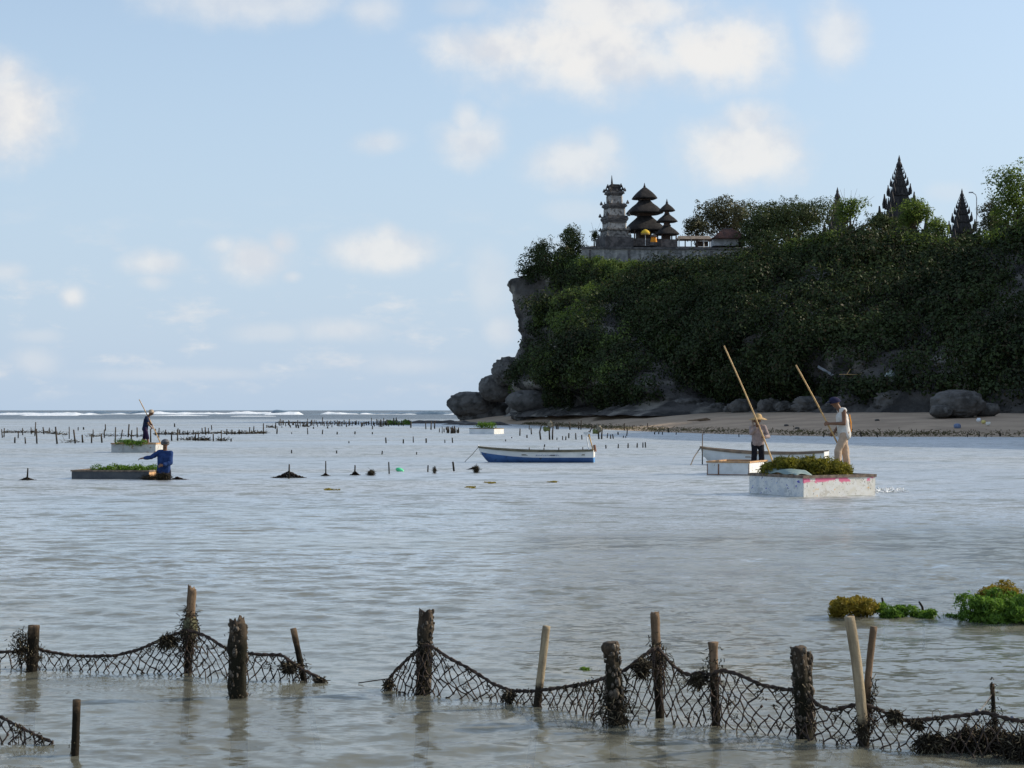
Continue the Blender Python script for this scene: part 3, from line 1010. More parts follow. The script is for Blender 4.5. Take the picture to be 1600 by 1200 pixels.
rock(1330, 632, 170, (1.7, 1.0, .9), 35, 'grey rock in the shade at the cliff foot behind the poling man', amp=.35, ridge=.3)
rock(1405, 628, 166, (2.4, 1.2, 1.0), 36, 'heap of dark rock at the cliff foot between the poling man and the large boulder', amp=.35, ridge=.3)
rock(1270, 635, 176, (2.0, 1.2, .9), 37, 'low dark rock at the cliff foot between the two bamboo poles', amp=.35, ridge=.3)
rock(1165, 637, 186, (1.8, 1.2, .9), 38, 'dark rock at the cliff foot just left of the straw hat', amp=.35, ridge=.3)

# fallen blocks along the foot, left half of the beach
spots = [(868, 650, 262), (884, 646, 256), (902, 651, 250), (918, 648, 243), (947, 649, 232), (962, 646, 226), (1003, 646, 213), (1022, 642, 206), (1040, 645, 203), (1056, 642, 199), (1103, 642, 194), (1122, 640, 192), (1142, 641, 189), (1205, 638, 182), (1228, 637, 180), (1303, 634, 173)]
words_ = 'first second third fourth fifth sixth seventh eighth ninth tenth eleventh twelfth thirteenth fourteenth fifteenth sixteenth'.split()
rr_ = random.Random(9)
for i, (px_, py_, y_) in enumerate(spots):
    a = rr_.uniform(.7, 1.5)
    rock(px_, py_, y_, (a, a * .8, a * rr_.uniform(.55, .85)), 60 + i, words_[i] + ' from the left of the small fallen blocks at the cliff foot', 'fallen_block', amp=.35, ridge=.3)

# dark reef ledge laid bare between the surf and the far raft
mb = MB()
V, Fc, off = [], [], 0
for (x0, x1, py, hgt, sd_) in ((632, 742, 661.5, .5, 2), (690, 760, 663.5, .35, 3), (588, 640, 663.2, .3, 5), (715, 800, 664.5, .5, 6)):
    y = CH * F / (py - HZ)
    n = 40
    xs = np.linspace(bx(x0, y), bx(x1, y), n)
    env = np.clip(np.minimum(xs - xs[0], xs[-1] - xs) / 1.5, 0, 1)
    h = hgt * env * (0.7 + .5 * fbm(np.stack([xs * .8, xs * 0, xs * 0 + sd_], 1), 3, sd_))
    for (dy, f, add) in ((-1.2, 0, -.15), (-.6, .7, 0), (.8, 1, 0), (3.0, .8, 0), (5.0, 0, -.15)):
        V.append(np.stack([xs, xs * 0 + y + dy + .5 * vnoise(np.stack([xs, xs * 0 + dy, xs * 0], 1), 4), h * f + add], 1))
    for k in range(4):
        for i in range(n - 1):
            Fc.append((off + k * n + i, off + k * n + i + 1, off + (k + 1) * n + i + 1, off + (k + 1) * n + i))
    off += 5 * n
o = link('reef_ledge', np_mesh('reef_ledge', np.concatenate(V), np.array(Fc), True), pmat('wet_reef', (0.07, 0.06, 0.05), (0.035, 0.03, 0.028), 1.5, .6, .6, 4, bdist=.1))
tag(o, 'dark wet reef ledge bared by the low tide near the far raft', None, None, 'structure')


# ------------------------------------------------------------------ skyline trees
def tree(name, label, cat, px, y, ztop_py, rx, rz_, n, size_, mat, zb=None, lobes=7, seed=0, spread=.62, twigs=0, group='trees and bushes on the headland skyline', squash=1.0, zdown=1.0):
    size, n = size_ * .74, int(n * 1.7)
    x = bx(px, y)
    if zb is None:
        zb = ground_z(x, y) - .3
    top = CH - (ztop_py - HZ) / F * y
    cz = top - rz_
    root = thing(name, label, cat, (x, y, zb), 0, group)
    rg = random.Random(seed + 5)
    tr = MB()
    H = cz - zb
    trunk_top = Vector((rg.uniform(-.3, .3), rg.uniform(-.3, .3), max(H * .55, .8)))
    tr.tube([(0, 0, -.6), (rg.uniform(-.15, .15), 0, trunk_top.z * .5), trunk_top], [.10 * rx ** .5 + .08, .08 * rx ** .5 + .06, .07 * rx ** .5 + .03], 7)
    cl = []
    for i in range(lobes):
        a = 2 * math.pi * (i + rg.random() * .6) / lobes
        q = spread * (0.45 + .6 * rg.random())
        c = Vector((math.cos(a) * rx * q, math.sin(a) * rx * q * .8, H + rz_ * rg.uniform(-.45 * zdown, .45)))
        if i == 0:
            c = Vector((0, 0, H + rz_ * .45))
        tr.tube([trunk_top, trunk_top.lerp(c, .5) + Vector((0, 0, .12 * rx)), c], [.06 * rx ** .5, .045 * rx ** .5, .02], 5)
        k = rg.uniform(.40, .60)
        cl.append(leaf_blob(np.array(c), (rx * k, rx * k * .9, rz_ * (k + .12) * squash), n // lobes, size, .3, .5, seed + i))
        for j in range(3):       # twigs with little tufts so that the outline is ragged
            d = Vector((rg.gauss(0, 1), rg.gauss(0, 1), rg.gauss(.5, .8))).normalized()
            e = c + Vector((d.x * rx * k * 1.25, d.y * rx * k * 1.25, d.z * rz_ * k * 1.35))
            tr.tube([c, e], [.03, .012], 4)
            cl.append(leaf_blob(np.array(e), (.5, .5, .4), 22, size * .9, .2, .3, i * 7 + j))
    for j in range(twigs):
        d = Vector((rg.gauss(0, .55), rg.gauss(0, .4), 1)).normalized()
        c = Vector((rg.uniform(-.7, .7) * rx, rg.uniform(-.5, .5) * rx, H + rz_ * .5))
        tr.tube([c, c + d * rg.uniform(1.0, 2.6)], [.035, .012], 4)
    tr.build('trunk', M['bark'], root, True)
    leaves_obj('crown', cl, mat, root)
    return root


tree('bush', 'ragged grey green bush overhanging the seaward end of the plateau, left of the temple', 'bush', 893, 282, 353, 3.1, 3.6, 3000, .40, M['leaf_tree'], lobes=8, seed=1, zdown=1.4)
tree('bush', 'sparse twiggy bush leaning out at the far left brow of the cliff', 'bush', 846, 284, 374, 2.9, 2.9, 1900, .38, M['leaf_tree'], lobes=8, seed=2, twigs=8, zdown=1.4)
tree('bush', 'low sprig of bush between the ragged bush and the stone tower', 'bush', 930, 284, 362, .8, 1.2, 160, .34, M['leaf_tree'], lobes=4, seed=3, twigs=3)
tree('tree', 'spreading umbrella-shaped tree behind the little red roofed house', 'tree', 1136, 288, 311, 5.2, 3.2, 5200, .46, M['leaf_olive'], lobes=12, seed=4, spread=.85, zdown=1.5)
tree('bush', 'pale bush behind the long thatched shed, right of the small pagoda', 'bush', 1088, 284, 339, 2.2, 1.9, 900, .42, M['leaf_olive'], lobes=6, seed=5)
tree('tree', 'broad dark dome of a tree in the middle of the skyline', 'tree', 1236, 262, 309, 5.8, 3.3, 7600, .40, M['leaf_tree'], lobes=15, seed=6, spread=.78, zdown=1.7)
tree('tree', 'dark tree filling the gap between the red roofed house and the dome tree', 'tree', 1188, 258, 329, 3.2, 3.3, 3400, .42, M['leaf_tree'], lobes=10, seed=16, zdown=1.9)
tree('bush', 'bright bush with upright sprays in front of the thin far stone spire', 'bush', 1328, 236, 309, 2.6, 2.0, 950, .40, M['leaf_shrub'], lobes=7, seed=7, twigs=6)
tree('bush', 'sunlit green bush hiding the foot of the tallest stone spire', 'bush', 1430, 228, 311, 2.9, 2.0, 2000, .38, M['leaf_shrub'], lobes=8, seed=8, zdown=1.6)
tree('bush', 'smaller sunlit bush right of the bush at the tallest stone spire', 'bush', 1466, 226, 340, 2.0, 1.5, 900, .36, M['leaf_shrub'], lobes=6, seed=9, zdown=1.5)
tree('tree', 'tall loose tree with bare twigs at the right edge of the skyline', 'tree', 1590, 206, 260, 3.6, 3.9, 3600, .40, M['leaf_shrub'], lobes=10, seed=10, twigs=16, zdown=1.6)
tree('bush', 'dull brownish bush below the tall loose tree', 'bush', 1556, 212, 312, 2.6, 2.4, 2200, .36, M['leaf_olive'], lobes=7, seed=11, zdown=1.5)
tree('bush', 'dark green bush between the smallest stone spire and the tallest', 'bush', 1378, 236, 333, 2.4, 1.8, 1200, .38, M['leaf_tree'], lobes=7, seed=12, zdown=1.4)

# ------------------------------------------------------------------ temple
m_stone = pmat('temple_stone', (0.40, 0.38, 0.35), (0.24, 0.225, 0.21), .9, .9, .5, 3.0, c3=(.12, .11, .10), s3=2.2, t3=(.56, .66), bdist=.08)
m_stone2 = pmat('carved_stone', (0.24, 0.23, 0.215), (0.08, 0.075, 0.07), 2.2, .9, .8, 5.0, bdist=.12)
m_dark = pmat('black_stone', (0.035, 0.034, 0.036), (0.06, 0.056, 0.055), 1.2, .9, .5, 4.0, bdist=.08)
m_trim = pmat('grey_carving', (0.13, 0.12, 0.115), (0.06, 0.056, 0.055), 1.5, .9, .6, 5.0, bdist=.1)
m_thatch = pmat('black_thatch', (0.016, 0.015, 0.015), (0.030, 0.027, 0.026), 1.5, .95, .8, 9.0, stretch=(1, 1, .3), bdist=.08)
m_palmthatch = pmat('grass_thatch', (0.22, 0.18, 0.14), (0.13, 0.105, 0.085), 2.0, .95, .6, 9.0, bdist=.08)
m_wood = pmat('dark_timber', (0.05, 0.035, 0.028), (0.09, 0.06, 0.045), 3.0, .8, .3)
m_red = pmat('roof_tiles', (0.13, 0.06, 0.045), (0.075, 0.042, 0.035), 1.4, .9, .5, 6.0)
m_yellow = pmat('yellow_cloth', (0.72, 0.48, 0.04), (0.62, 0.38, 0.03), 3.0, .8, .2)
m_orange = pmat('orange_cloth', (0.75, 0.30, 0.02), (0.62, 0.22, 0.02), 3.0, .8, .2)
m_gold = pmat('gilt', (0.5, 0.34, 0.09), (0.36, 0.22, 0.06), 3.0, .5, .2)


def leafstone(mb, c, w, h, rz):
    """upright flame-shaped antefix"""
    prof = [(-.5, 0), (.5, 0), (.62, .32), (.34, .62), (.05, 1.0), (-.34, .62), (-.62, .32)]
    ca, sa = math.cos(rz), math.sin(rz)
    vs = []
    for s in (-.16, .16):
        for (x, z) in prof:
            X, Y_ = x * w, s * w
            vs.append((c[0] + X * ca - Y_ * sa, c[1] + X * sa + Y_ * ca, c[2] + z * h))
    k = len(prof)
    fs = [tuple(range(k - 1, -1, -1)), tuple(range(k, 2 * k))] + [(i, (i + 1) % k, k + (i + 1) % k, k + i) for i in range(k)]
    mb.add(vs, fs)


def ringstones(mb, z, hw, w, h, per=1):
    for i in range(4):
        a = i * math.pi / 2
        for j in range(-per, per + 1):
            t = j / max(per, 1) * hw
            x, y = (t * math.cos(a) + hw * math.sin(a), t * math.sin(a) - hw * math.cos(a))
            leafstone(mb, (x, y, z), w * (1.25 if abs(j) == per else .9), h * (1.3 if abs(j) == per else .85), a + (math.pi / 4 if abs(j) == per and per else 0))


# retaining wall of the temple terrace
y0, y1 = 273.0, 254.0
a0, a1 = at(912, 386, y0), at(1190, 388, y1)
wall = thing('terrace_wall', 'long grey stone retaining wall under the temple buildings', 'wall', (a0.x, a0.y, a0.z))
d = a1 - a0
wl = MB()
wl.bar(Vector((0, 0, -1.75)), Vector((d.x, d.y, d.z - 1.75)), 1.2, 2.9)
wl.build('wall_face', pmat('wall_masonry', (0.30, 0.29, 0.275), (0.17, 0.165, 0.16), 1.1, .95, .9, 4.0, c3=(.08, .08, .07), s3=.9, t3=(.55, .7), bdist=.12), wall)
cp = MB()
cp.bar(Vector((0, -.1, -.15)), Vector((d.x, d.y - .1, d.z - .15)), 1.6, .3)
cp.build('coping', m_trim, wall)
lw = MB()
lw.bar(Vector((d.x * .45, d.y * .45 - 1.0, d.z * .45 - 3.6)), Vector((d.x, d.y - 1.0, d.z - 3.6)), 1.6, 2.6)
lw.build('lower_tier', pmat('lower_masonry', (0.2, 0.195, 0.19), (0.10, 0.10, 0.095), 1.1, .95, .9, 4.0, bdist=.12), wall)
for i in range(13):
    t = (i + .5) / 13
    b = MB().box((0, 0, 0), (.42, .25, 2.5), math.atan2(d.y, d.x))
    b.build('buttress', m_stone if i % 3 else m_trim, wall, False, (d.x * t + .02, d.y * t - .66, d.z * t - 1.75))

# paved floor of the terrace behind the wall
fl = MB()
q = [a0 + Vector((.1, .5, -.06)), a1 + Vector((.1, .5, -.06)), at(1215, 386, 292), at(925, 384, 296)]
fl.add([tuple(p_) for p_ in q] + [(p_.x, p_.y, p_.z - 6) for p_ in q], [(0, 1, 2, 3), (7, 6, 5, 4), (0, 4, 5, 1), (1, 5, 6, 2), (2, 6, 7, 3), (3, 7, 4, 0)])
tag(fl.build('terrace', m_trim), 'paved terrace the temple buildings stand on', None, None, 'structure')

# the pale stone tower
YT = 280.0
zt = at(0, 384, YT).z
k = YT / F
tow = thing('stone_tower', 'pale tiered stone shrine tower with dark carved cornices and a spire', 'tower', (bx(960, YT), YT, zt), R(17))


def tz(py): return (384 - py) * k


mb = MB().box((0, 0, tz(381)), (46 * k, 46 * k, 5 * k + 1.2)).box((0, 0, tz(374)), (41 * k, 41 * k, 5 * k))
mb.build('plinth', m_trim, tow)
mb = MB().box((0, 0, tz(366)), (36 * k, 36 * k, 12 * k), 0, .94).box((0, 0, tz(371)), (40 * k, 40 * k, 3 * k)).box((0, 0, tz(359.5)), (39 * k, 39 * k, 2.4 * k))
ringstones(mb, tz(360), 17 * k, 2.6 * k, 4 * k, 2)
ringstones(mb, tz(372), 19 * k, 3 * k, 6 * k, 2)
mb.build('carved_base', m_stone2, tow)
for (yb, yt, w) in ((358.5, 349, 28), (338.5, 327, 25), (320.0, 306.5, 18)):
    b = MB().box((0, 0, tz((yb + yt) / 2)), (w * k, w * k, (yb - yt) * k), 0, .95)
    b.build('tower_body', m_stone, tow)
    b = MB()
    for i in range(4):
        a = i * math.pi / 2 + math.pi / 4
        b.box((math.cos(a) * w * k * .66, math.sin(a) * w * k * .66, tz((yb + yt) / 2)), (3 * k, 3 * k, (yb - yt) * k - .01), math.pi / 4)
    b.build('corner_pier', m_stone, tow)['kind'] = 'stuff'
for (yb, w0, w1, hh) in ((349, 30, 35, 11), (327, 26, 32, 8), (306.5, 19, 25, 7)):
    b = MB()
    for q in range(4):
        b.box((0, 0, tz(yb) + (q + .5) * hh * k / 4), ((w0 + (w1 - w0) * (q if q < 3 else 1.2) / 2.4) * k,) * 2 + (hh * k / 4 - .004,))
    ringstones(b, tz(yb) + hh * k * .92, w1 * k * .50, 3.2 * k, 4.6 * k, 1)
    ringstones(b, tz(yb) + hh * k * .40, w1 * k * .44, 2.6 * k, 3.2 * k, 1)
    b.build('cornice', m_trim, tow)
b = MB()
for q, (w, hh) in enumerate(((20, 3), (16, 3), (18, 2.5), (13, 2.5))):
    b.box((0, 0, tz(299.5) + sum((3, 3, 2.5, 2.5)[:q]) * k + hh * k / 2), (w * k, w * k, hh * k - .003))
ringstones(b, tz(293.5), 8 * k, 3.4 * k, 4.8 * k, 1)
ringstones(b, tz(298), 10 * k, 3.0 * k, 4.0 * k, 1)
b.build('crown', m_dark, tow)
MB().tube([(-4.0 * k, 0, tz(292)), (-4.2 * k, 0, tz(282)), (-4.4 * k, 0, tz(274))], [.22, .12, .03], 6).build('spire', m_dark, tow)


def meru(px, y, py0, roofs, label, posts_r, body, fin):
    kk = y / F
    zb = at(0, py0, y).z
    root = thing('pagoda', label, 'pagoda', (bx(px, y), y, zb), R(12), 'thatched pagodas on the terrace')
    h = lambda py: (py0 - py) * kk
    MB().box((0, 0, h(py0 - 3)), (posts_r * 2.3, posts_r * 2.3, 4 * kk + .8)).box((0, 0, h(py0 - 5.5)), (posts_r * 2.1, posts_r * 2.1, 3 * kk)).build('stone_base', m_trim, root)
    ev = roofs[0][1]
    MB().box((0, posts_r * .2, h((py0 - 6 + ev) / 2)), (posts_r * .9, posts_r * .9, h(ev) - h(py0 - 6))).build('shrine_cell', m_wood, root)
    for sx in (-1, 1):
        for sy in (-1, 1):
            MB().tube([(sx * posts_r, sy * posts_r, h(py0 - 9)), (sx * posts_r, sy * posts_r, h(ev - 3))], .11, 6).build('post', m_wood, root)
    for (apex, eave, hw, nk) in roofs:
        H, W = h(apex) - h(eave), hw * kk
        pr = [(W * .93, -.02 * H), (W, .02 * H), (W * .97, .10 * H), (W * .86, .28 * H), (W * .66, .54 * H), (W * .45, .76 * H), (max(nk * kk, W * .2), 1.0 * H), (nk * kk * .8, 1.06 * H)]
        MB().lathe(pr, 32, (0, 0, h(eave)), square=.35).build('thatched_roof', m_thatch, root, True)
    for (yb, yt, hw) in body:
        MB().box((0, 0, (h(yb) + h(yt)) / 2), (hw * 2 * kk, hw * 2 * kk, h(yt) - h(yb))).box((0, 0, h(yb) + .25), (hw * 2.5 * kk, hw * 2.5 * kk, .2)).build('tier_box', m_wood, root)
    MB().lathe([(3.2 * kk, 0), (2.6 * kk, 2 * kk), (1.8 * kk, 4 * kk), (2.0 * kk, 5 * kk), (1.0 * kk, 6.5 * kk), (.9 * kk, 8 * kk), (.2 * kk, 10.5 * kk)], 10, (0, 0, h(fin))).build('finial', m_dark, root)
    return root


meru(1007, 286, 384, ((336, 362, 31, 8), (313, 334, 27, 8), (294, 311, 18.5, 3)), 'large three tiered pagoda with black thatched roofs beside the pale tower', 2.3, ((338, 331, 10), (315, 308, 6.5)), 296)
meru(1042, 279, 384, ((353, 367, 18, 4.5), (335, 347, 15.5, 4), (319, 330, 12, 2.2)), 'small three tiered pagoda with black thatched roofs right of the large one', 1.15, ((355, 345, 4), (337, 328, 2.8)), 321)

# ceremonial parasol and cloth-wrapped shrine
yp = 277.0
k2 = yp / F
zb = at(0, 384, yp).z
um = thing('ceremonial_parasol', 'yellow fringed ceremonial parasol standing before the large pagoda', 'parasol', (bx(1008.5, yp), yp, zb))
MB().tube([(0, 0, 0), (0, 0, 26 * k2)], .05, 6).build('pole', M['white_paint'], um)
MB().lathe([(7.0 * k2, 19.2 * k2), (7.2 * k2, 19.6 * k2), (6.6 * k2, 21.5 * k2), (5.0 * k2, 23.6 * k2), (2.4 * k2, 25.2 * k2), (.5 * k2, 26 * k2)], 16).build('canopy', m_yellow, um, True)
b = MB()
for i in range(20):
    a = 2 * math.pi * i / 20
    b.box((math.cos(a) * 6.9 * k2, math.sin(a) * 6.9 * k2, 18.3 * k2), (.16, .03, 2.0 * k2), a + math.pi / 2)
fr = b.build('fringe', m_gold, um)
fr['kind'] = 'stuff'
oshr = thing('wrapped_shrine', 'little shrine wrapped in orange cloth right of the yellow parasol', 'shrine', (bx(1021, yp), yp - .4, zb))
MB().box((0, 0, .25), (1.0, 1.0, .5)).build('pedestal', m_trim, oshr)
MB().lathe([(.52, .5), (.46, .9), (.40, 1.2), (.44, 1.32)], 12, square=.5).build('cloth', m_orange, oshr)
MB().lathe([(.6, 1.32), (.5, 1.5), (.1, 1.75)], 8, square=.5).build('cap', m_dark, oshr)

# long open shed with grass roof
ys = 271.0
zs = at(0, 384, ys).z
ks = ys / F
sh_ = thing('open_shed', 'long low open shed with pale grass thatch right of the small pagoda', 'shed', (bx(1084, ys), ys, zs))
for i in range(6):
    MB().tube([((-24 + i * 9.6) * ks, -1.0, -.3), ((-24 + i * 9.6) * ks, -1.0, 9.5 * ks)], .09, 6).build('post', m_wood if i % 2 else M['white_paint'], sh_)
MB().add([(-27 * ks, -1.6, 9 * ks), (27 * ks, -1.6, 9 * ks), (27 * ks, 1.6, 9 * ks), (-27 * ks, 1.6, 9 * ks), (-24 * ks, 0, 15.5 * ks), (24 * ks, 0, 15.5 * ks)],
         [(0, 1, 5, 4), (1, 2, 5), (2, 3, 4, 5), (3, 0, 4), (3, 2, 1, 0)]).build('thatched_roof', m_palmthatch, sh_)
MB().box((14 * ks, .4, 3.5 * ks), (18 * ks, .2, 8 * ks)).build('back_wall', m_wood, sh_)

# small house
m_wash = pmat('shaded_whitewash', (0.42, 0.42, 0.42), (0.3, 0.3, 0.3), 2.0, .9, .1)  # shade on the house wall is put into this grey
yh = 262.0
zh = at(0, 385, yh).z
kh = yh / F
hs = thing('small_house', 'small white walled house with a brown red tiled roof behind the terrace wall', 'house', (bx(1139, yh), yh, zh))
MB().box((-7 * kh, 0, 5 * kh), (39 * kh, 3.2, 10.5 * kh)).build('wall', m_wash, hs)
MB().box((18 * kh, .3, 5 * kh), (10 * kh, 2.6, 10 * kh)).build('side_room', m_wood, hs)
W, D_ = 29 * kh, 2.6
MB().add([(-W, -D_, 10.6 * kh), (W, -D_, 10.6 * kh), (W, D_, 10.6 * kh), (-W, D_, 10.6 * kh), (-9 * kh, 0, 27 * kh), (5 * kh, 0, 27 * kh), (-W, -D_, 10.0 * kh), (W, -D_, 10.0 * kh), (W, D_, 10.0 * kh), (-W, D_, 10.0 * kh)],
         [(0, 1, 5, 4), (1, 2, 5), (2, 3, 4, 5), (3, 0, 4), (6, 7, 1, 0), (7, 8, 2, 1), (8, 9, 3, 2), (9, 6, 0, 3), (9, 8, 7, 6)]).build('roof', m_red, hs)
b = MB()
for i in range(24):
    t = (i + .5) / 24
    xb = -W + 2 * W * t
    xt = -9 * kh + 14 * kh * t
    b.bar((xb, -D_ - .01, 10.75 * kh), (xt, -.05, 27 * kh), .12, .09)
o = b.build('tile_ribs', m_red, hs)
o['kind'] = 'stuff'
MB().bar((-9 * kh, 0, 27.3 * kh), (5 * kh, 0, 27.3 * kh), .3, .25).build('ridge', m_trim, hs)


# candi: black flame-edged spires
def spire(px, y, py, scale, label):
    top = at(px, py, y)
    zb = ground_z(top.x, y) - .4
    H = top.z - zb
    root = thing('gate_spire', label, 'stone spire', (top.x, y, zb), R(8), 'black stepped stone spires on the skyline')
    n = 9
    zc = 0.0
    hs_ = [1.35 ** (n - i) for i in range(n)]
    tot = sum(hs_)
    for i in range(n):
        h = hs_[i] / tot * H * .90
        w = (H * .985 - zc) * .36
        b = MB()
        b.box((0, 0, zc + h * .36), (w * .88, w * .88, h * .72 - .003), 0, .96)
        b.box((0, 0, zc + h * .80), (w * 1.0, w * 1.0, h * .16 - .003))
        b.box((0, 0, zc + h * .94), (w * .84, w * .84, h * .12 - .003))
        ringstones(b, zc + h * .80, w * .50, w * .13, h * .72, 2 if i < 5 else 1)
        b.build('tier', m_dark, root)
        zc += h
    MB().lathe([(H * .022, 0), (H * .028, H * .02), (H * .012, H * .05), (H * .014, H * .06), (.02, H * .105)], 8, (0, 0, zc - .01)).build('finial', m_dark, root)
    return root


spire(1405, 250, 243, 1, 'tallest black stepped stone spire on the skyline, above the sunlit bush')
spire(1308.5, 285, 293, 1, 'slim tip of a black stone spire showing over the bright bush with upright sprays')
spire(1503, 240, 295, 1, 'lower black stone spire beside the lamp post at the right')

# street lamp on the headland
yl = 238.0
tp = at(1526, 303, yl)
zg = ground_z(tp.x, yl) - .3
lp = thing('street_lamp', 'thin bent-arm street lamp right of the lower stone spire', 'lamp', (tp.x, yl, zg))
m_metal = pmat('galvanised', (0.32, 0.33, 0.35), (0.25, 0.26, 0.28), 4.0, .5, .1, spec=.5)
hL = tp.z - zg
MB().tube([(0, 0, 0), (0, 0, hL * .6), (0, 0, hL - .5), (-.12, 0, hL - .1), (-.5, 0, hL + .15)], [.09, .075, .06, .055, .05], 8).build('pole', m_metal, lp)
MB().box((-.75, 0, hL + .2), (.62, .28, .14), 0, .8).build('lamp_head', m_metal, lp)


# ------------------------------------------------------------------ boats and rafts
def hull(name, label, cat, stern, length, rz, beam, hb, hs_, hm, mats, paint_bow, paint_stern, rim, extra=None, group=None):
    """open plank boat; local x runs from the stern (0) to the bow (-length), z = 0 is the water"""
    root = thing(name, label, cat, (stern.x, stern.y, 0), rz, group)
    n = 26
    xs = [i / (n - 1) for i in range(n)]          # 0 stern .. 1 bow

    def section(t, inset=0.0):
        bw = beam / 2 * (0.86 + .28 * math.sin(min(t, .75) / .75 * math.pi * .62)) * (1 - max(0, (t - .52) / .48) ** 2.3)
        bw = max(bw, .018) - inset
        bw = max(bw, .006)
        zs = hm + (hs_ - hm) * max(0, (.35 - t) / .35) ** 2 + (hb - hm) * max(0, (t - .35) / .65) ** 2.6
        zk = -.16 + .42 * max(0, (t - .84) / .16) ** 2.2 + inset
        rake = .36 * max(0, (t - .80) / .20) ** 1.5
        pts = []
        for j in range(11):
            q = j / 10
            yy = bw * min(1, (math.sin(min(1, q * 1.45) * math.pi / 2)) ** .8 * (.80 + .20 * q))
            zz = zk + (zs - zk) * (q ** 1.35)
            xx = -length * t * .93 - rake * max(0, (zz - zk)) / .5 * 0.55
            pts.append((xx, yy, zz))
        return pts

    def zpaint(t):
        return paint_stern + (paint_bow - paint_stern) * max(0, (t - .45) / .55) ** 2

    lower, upper, inner = MB(), MB(), MB()
    for s in (-1, 1):
        lo_rows, up_rows, in_rows = [], [], []
        for t in xs:
            pts = section(t)
            zp = zpaint(t)
            def interp(z):
                for a, b in zip(pts[:-1], pts[1:]):
                    if a[2] <= z <= b[2]:
                        f = (z - a[2]) / max(b[2] - a[2], 1e-6)
                        return tuple(a[i] + (b[i] - a[i]) * f for i in range(3))
                return pts[0] if z < pts[0][2] else pts[-1]
            zk, zs = pts[0][2], pts[-1][2]
            zp = min(max(zp, zk + .01), zs - .05)
            lo_rows.append([interp(zk + (zp - zk) * q / 5) for q in range(6)])
            up_rows.append([interp(zp + (zs - zp) * q / 5) for q in range(6)])
            in_rows.append(section(t, .028))
        for rows_, mbx, flip in ((lo_rows, lower, s < 0), (up_rows, upper, s < 0), (in_rows, inner, s > 0)):
            w = len(rows_[0])
            vs = [(p[0], p[1] * s, p[2]) for r_ in rows_ for p in r_]
            fs = []
            for i in range(n - 1):
                for j in range(w - 1):
                    f = (i * w + j, i * w + j + 1, (i + 1) * w + j + 1, (i + 1) * w + j)
                    fs.append(f if flip else f[::-1])
            mbx.add(vs, fs)
    lower.build('hull_bottom', mats['lower'], root, True)
    upper.build('hull_side', mats['upper'], root, True)
    inner.build('hull_inside', mats['inside'], root, True)
    sec = section(0)
    ztr = zpaint(0)

    def cut(z0, z1, dx):
        ps = [p for p in sec if z0 < p[2] < z1]
        def it(z):
            for a, b in zip(sec[:-1], sec[1:]):
                if a[2] <= z <= b[2]:
                    f = (z - a[2]) / max(b[2] - a[2], 1e-6)
                    return (0, a[1] + (b[1] - a[1]) * f, z)
            return (0, sec[-1][1], z)
        L = [it(max(z0, sec[0][2]))] + ps + [it(min(z1, sec[-1][2]))]
        poly = [(dx, p[1], p[2]) for p in L] + [(dx, -p[1], p[2]) for p in L[::-1]]
        back = [(dx - .035, p[1], p[2]) for p in poly]
        k_ = len(poly)
        return poly + back, [tuple(range(k_)), tuple(range(2 * k_ - 1, k_ - 1, -1))] + [(i, k_ + i, k_ + (i + 1) % k_, (i + 1) % k_) for i in range(k_)]
    MB().add(*cut(sec[0][2] + .001, ztr, .012)).build('transom_bottom', mats['lower_t'], root)
    MB().add(*cut(ztr, sec[-1][2] - .001, .012)).build('transom', mats['upper_t'], root)
    for s in (-1, 1):
        pts = [Vector((section(t)[-1][0], s * (section(t)[-1][1] + .004), section(t)[-1][2])) for t in xs]
        rb = MB()
        for a, b_ in zip(pts[:-1], pts[1:]):
            rb.bar(a, b_, .07, rim)
        o_ = rb.build('gunwale', mats['rim'], root)
    for t in (.10, .36, .60):
        p_ = section(t)
        MB().box((p_[-1][0], 0, p_[-1][2] - .14), (.22, (p_[-1][1] - .02) * 2, .035)).build('thwart', mats['rim'], root)
    bow = section(1.0)
    MB().tube([bow[0], bow[5], Vector(bow[-1]) + Vector((-.02, 0, .06))], [.035, .035, .03], 6).build('stem', mats['upper'], root)
    pa, pb_ = section(.88)[-1], section(1.0)[-1]
    MB().add([(pa[0], -pa[1], pa[2] - .02), (pa[0], pa[1], pa[2] - .02), (pb_[0], 0, pb_[2] - .01), (pa[0], -pa[1], pa[2] - .05), (pa[0], pa[1], pa[2] - .05), (pb_[0], 0, pb_[2] - .05)],
             [(0, 2, 1), (3, 4, 5), (0, 1, 4, 3), (1, 2, 5, 4), (2, 0, 3, 5)]).build('foredeck', mats['upper'], root)
    return root, section


blue = pmat('blue_hull_paint', (0.045, 0.105, 0.27), (0.06, 0.14, 0.33), 2.0, .45, .1, spec=.4, c3=(.03, .06, .12), s3=9.0, t3=(.62, .7))
lblue = pmat('pale_blue_hull_paint', (0.10, 0.30, 0.62), (0.08, 0.24, 0.52), 2.0, .45, .1, spec=.4)
grime = pmat('grimy_white_paint', (0.80, 0.80, 0.79), (0.66, 0.67, 0.67), 1.6, .5, .1, spec=.4)
rimd = pmat('dark_gunwale', (0.10, 0.09, 0.06), (0.17, 0.15, 0.10), 3.0, .8, .2)
rimt = pmat('tan_gunwale', (0.26, 0.19, 0.13), (0.16, 0.12, 0.09), 3.0, .8, .2)
bst = wpos(928, 722.3)
bb, bsec = hull('rowing_boat', 'long open boat with white sides above a blue bottom, moored in mid water', 'boat', bst, 4.32, R(-6), 1.15, .54, .43, .40,
                {'lower': blue, 'upper': grime, 'inside': lblue, 'rim': rimd, 'lower_t': lblue, 'upper_t': M['white_paint']}, .36, .175, .06)
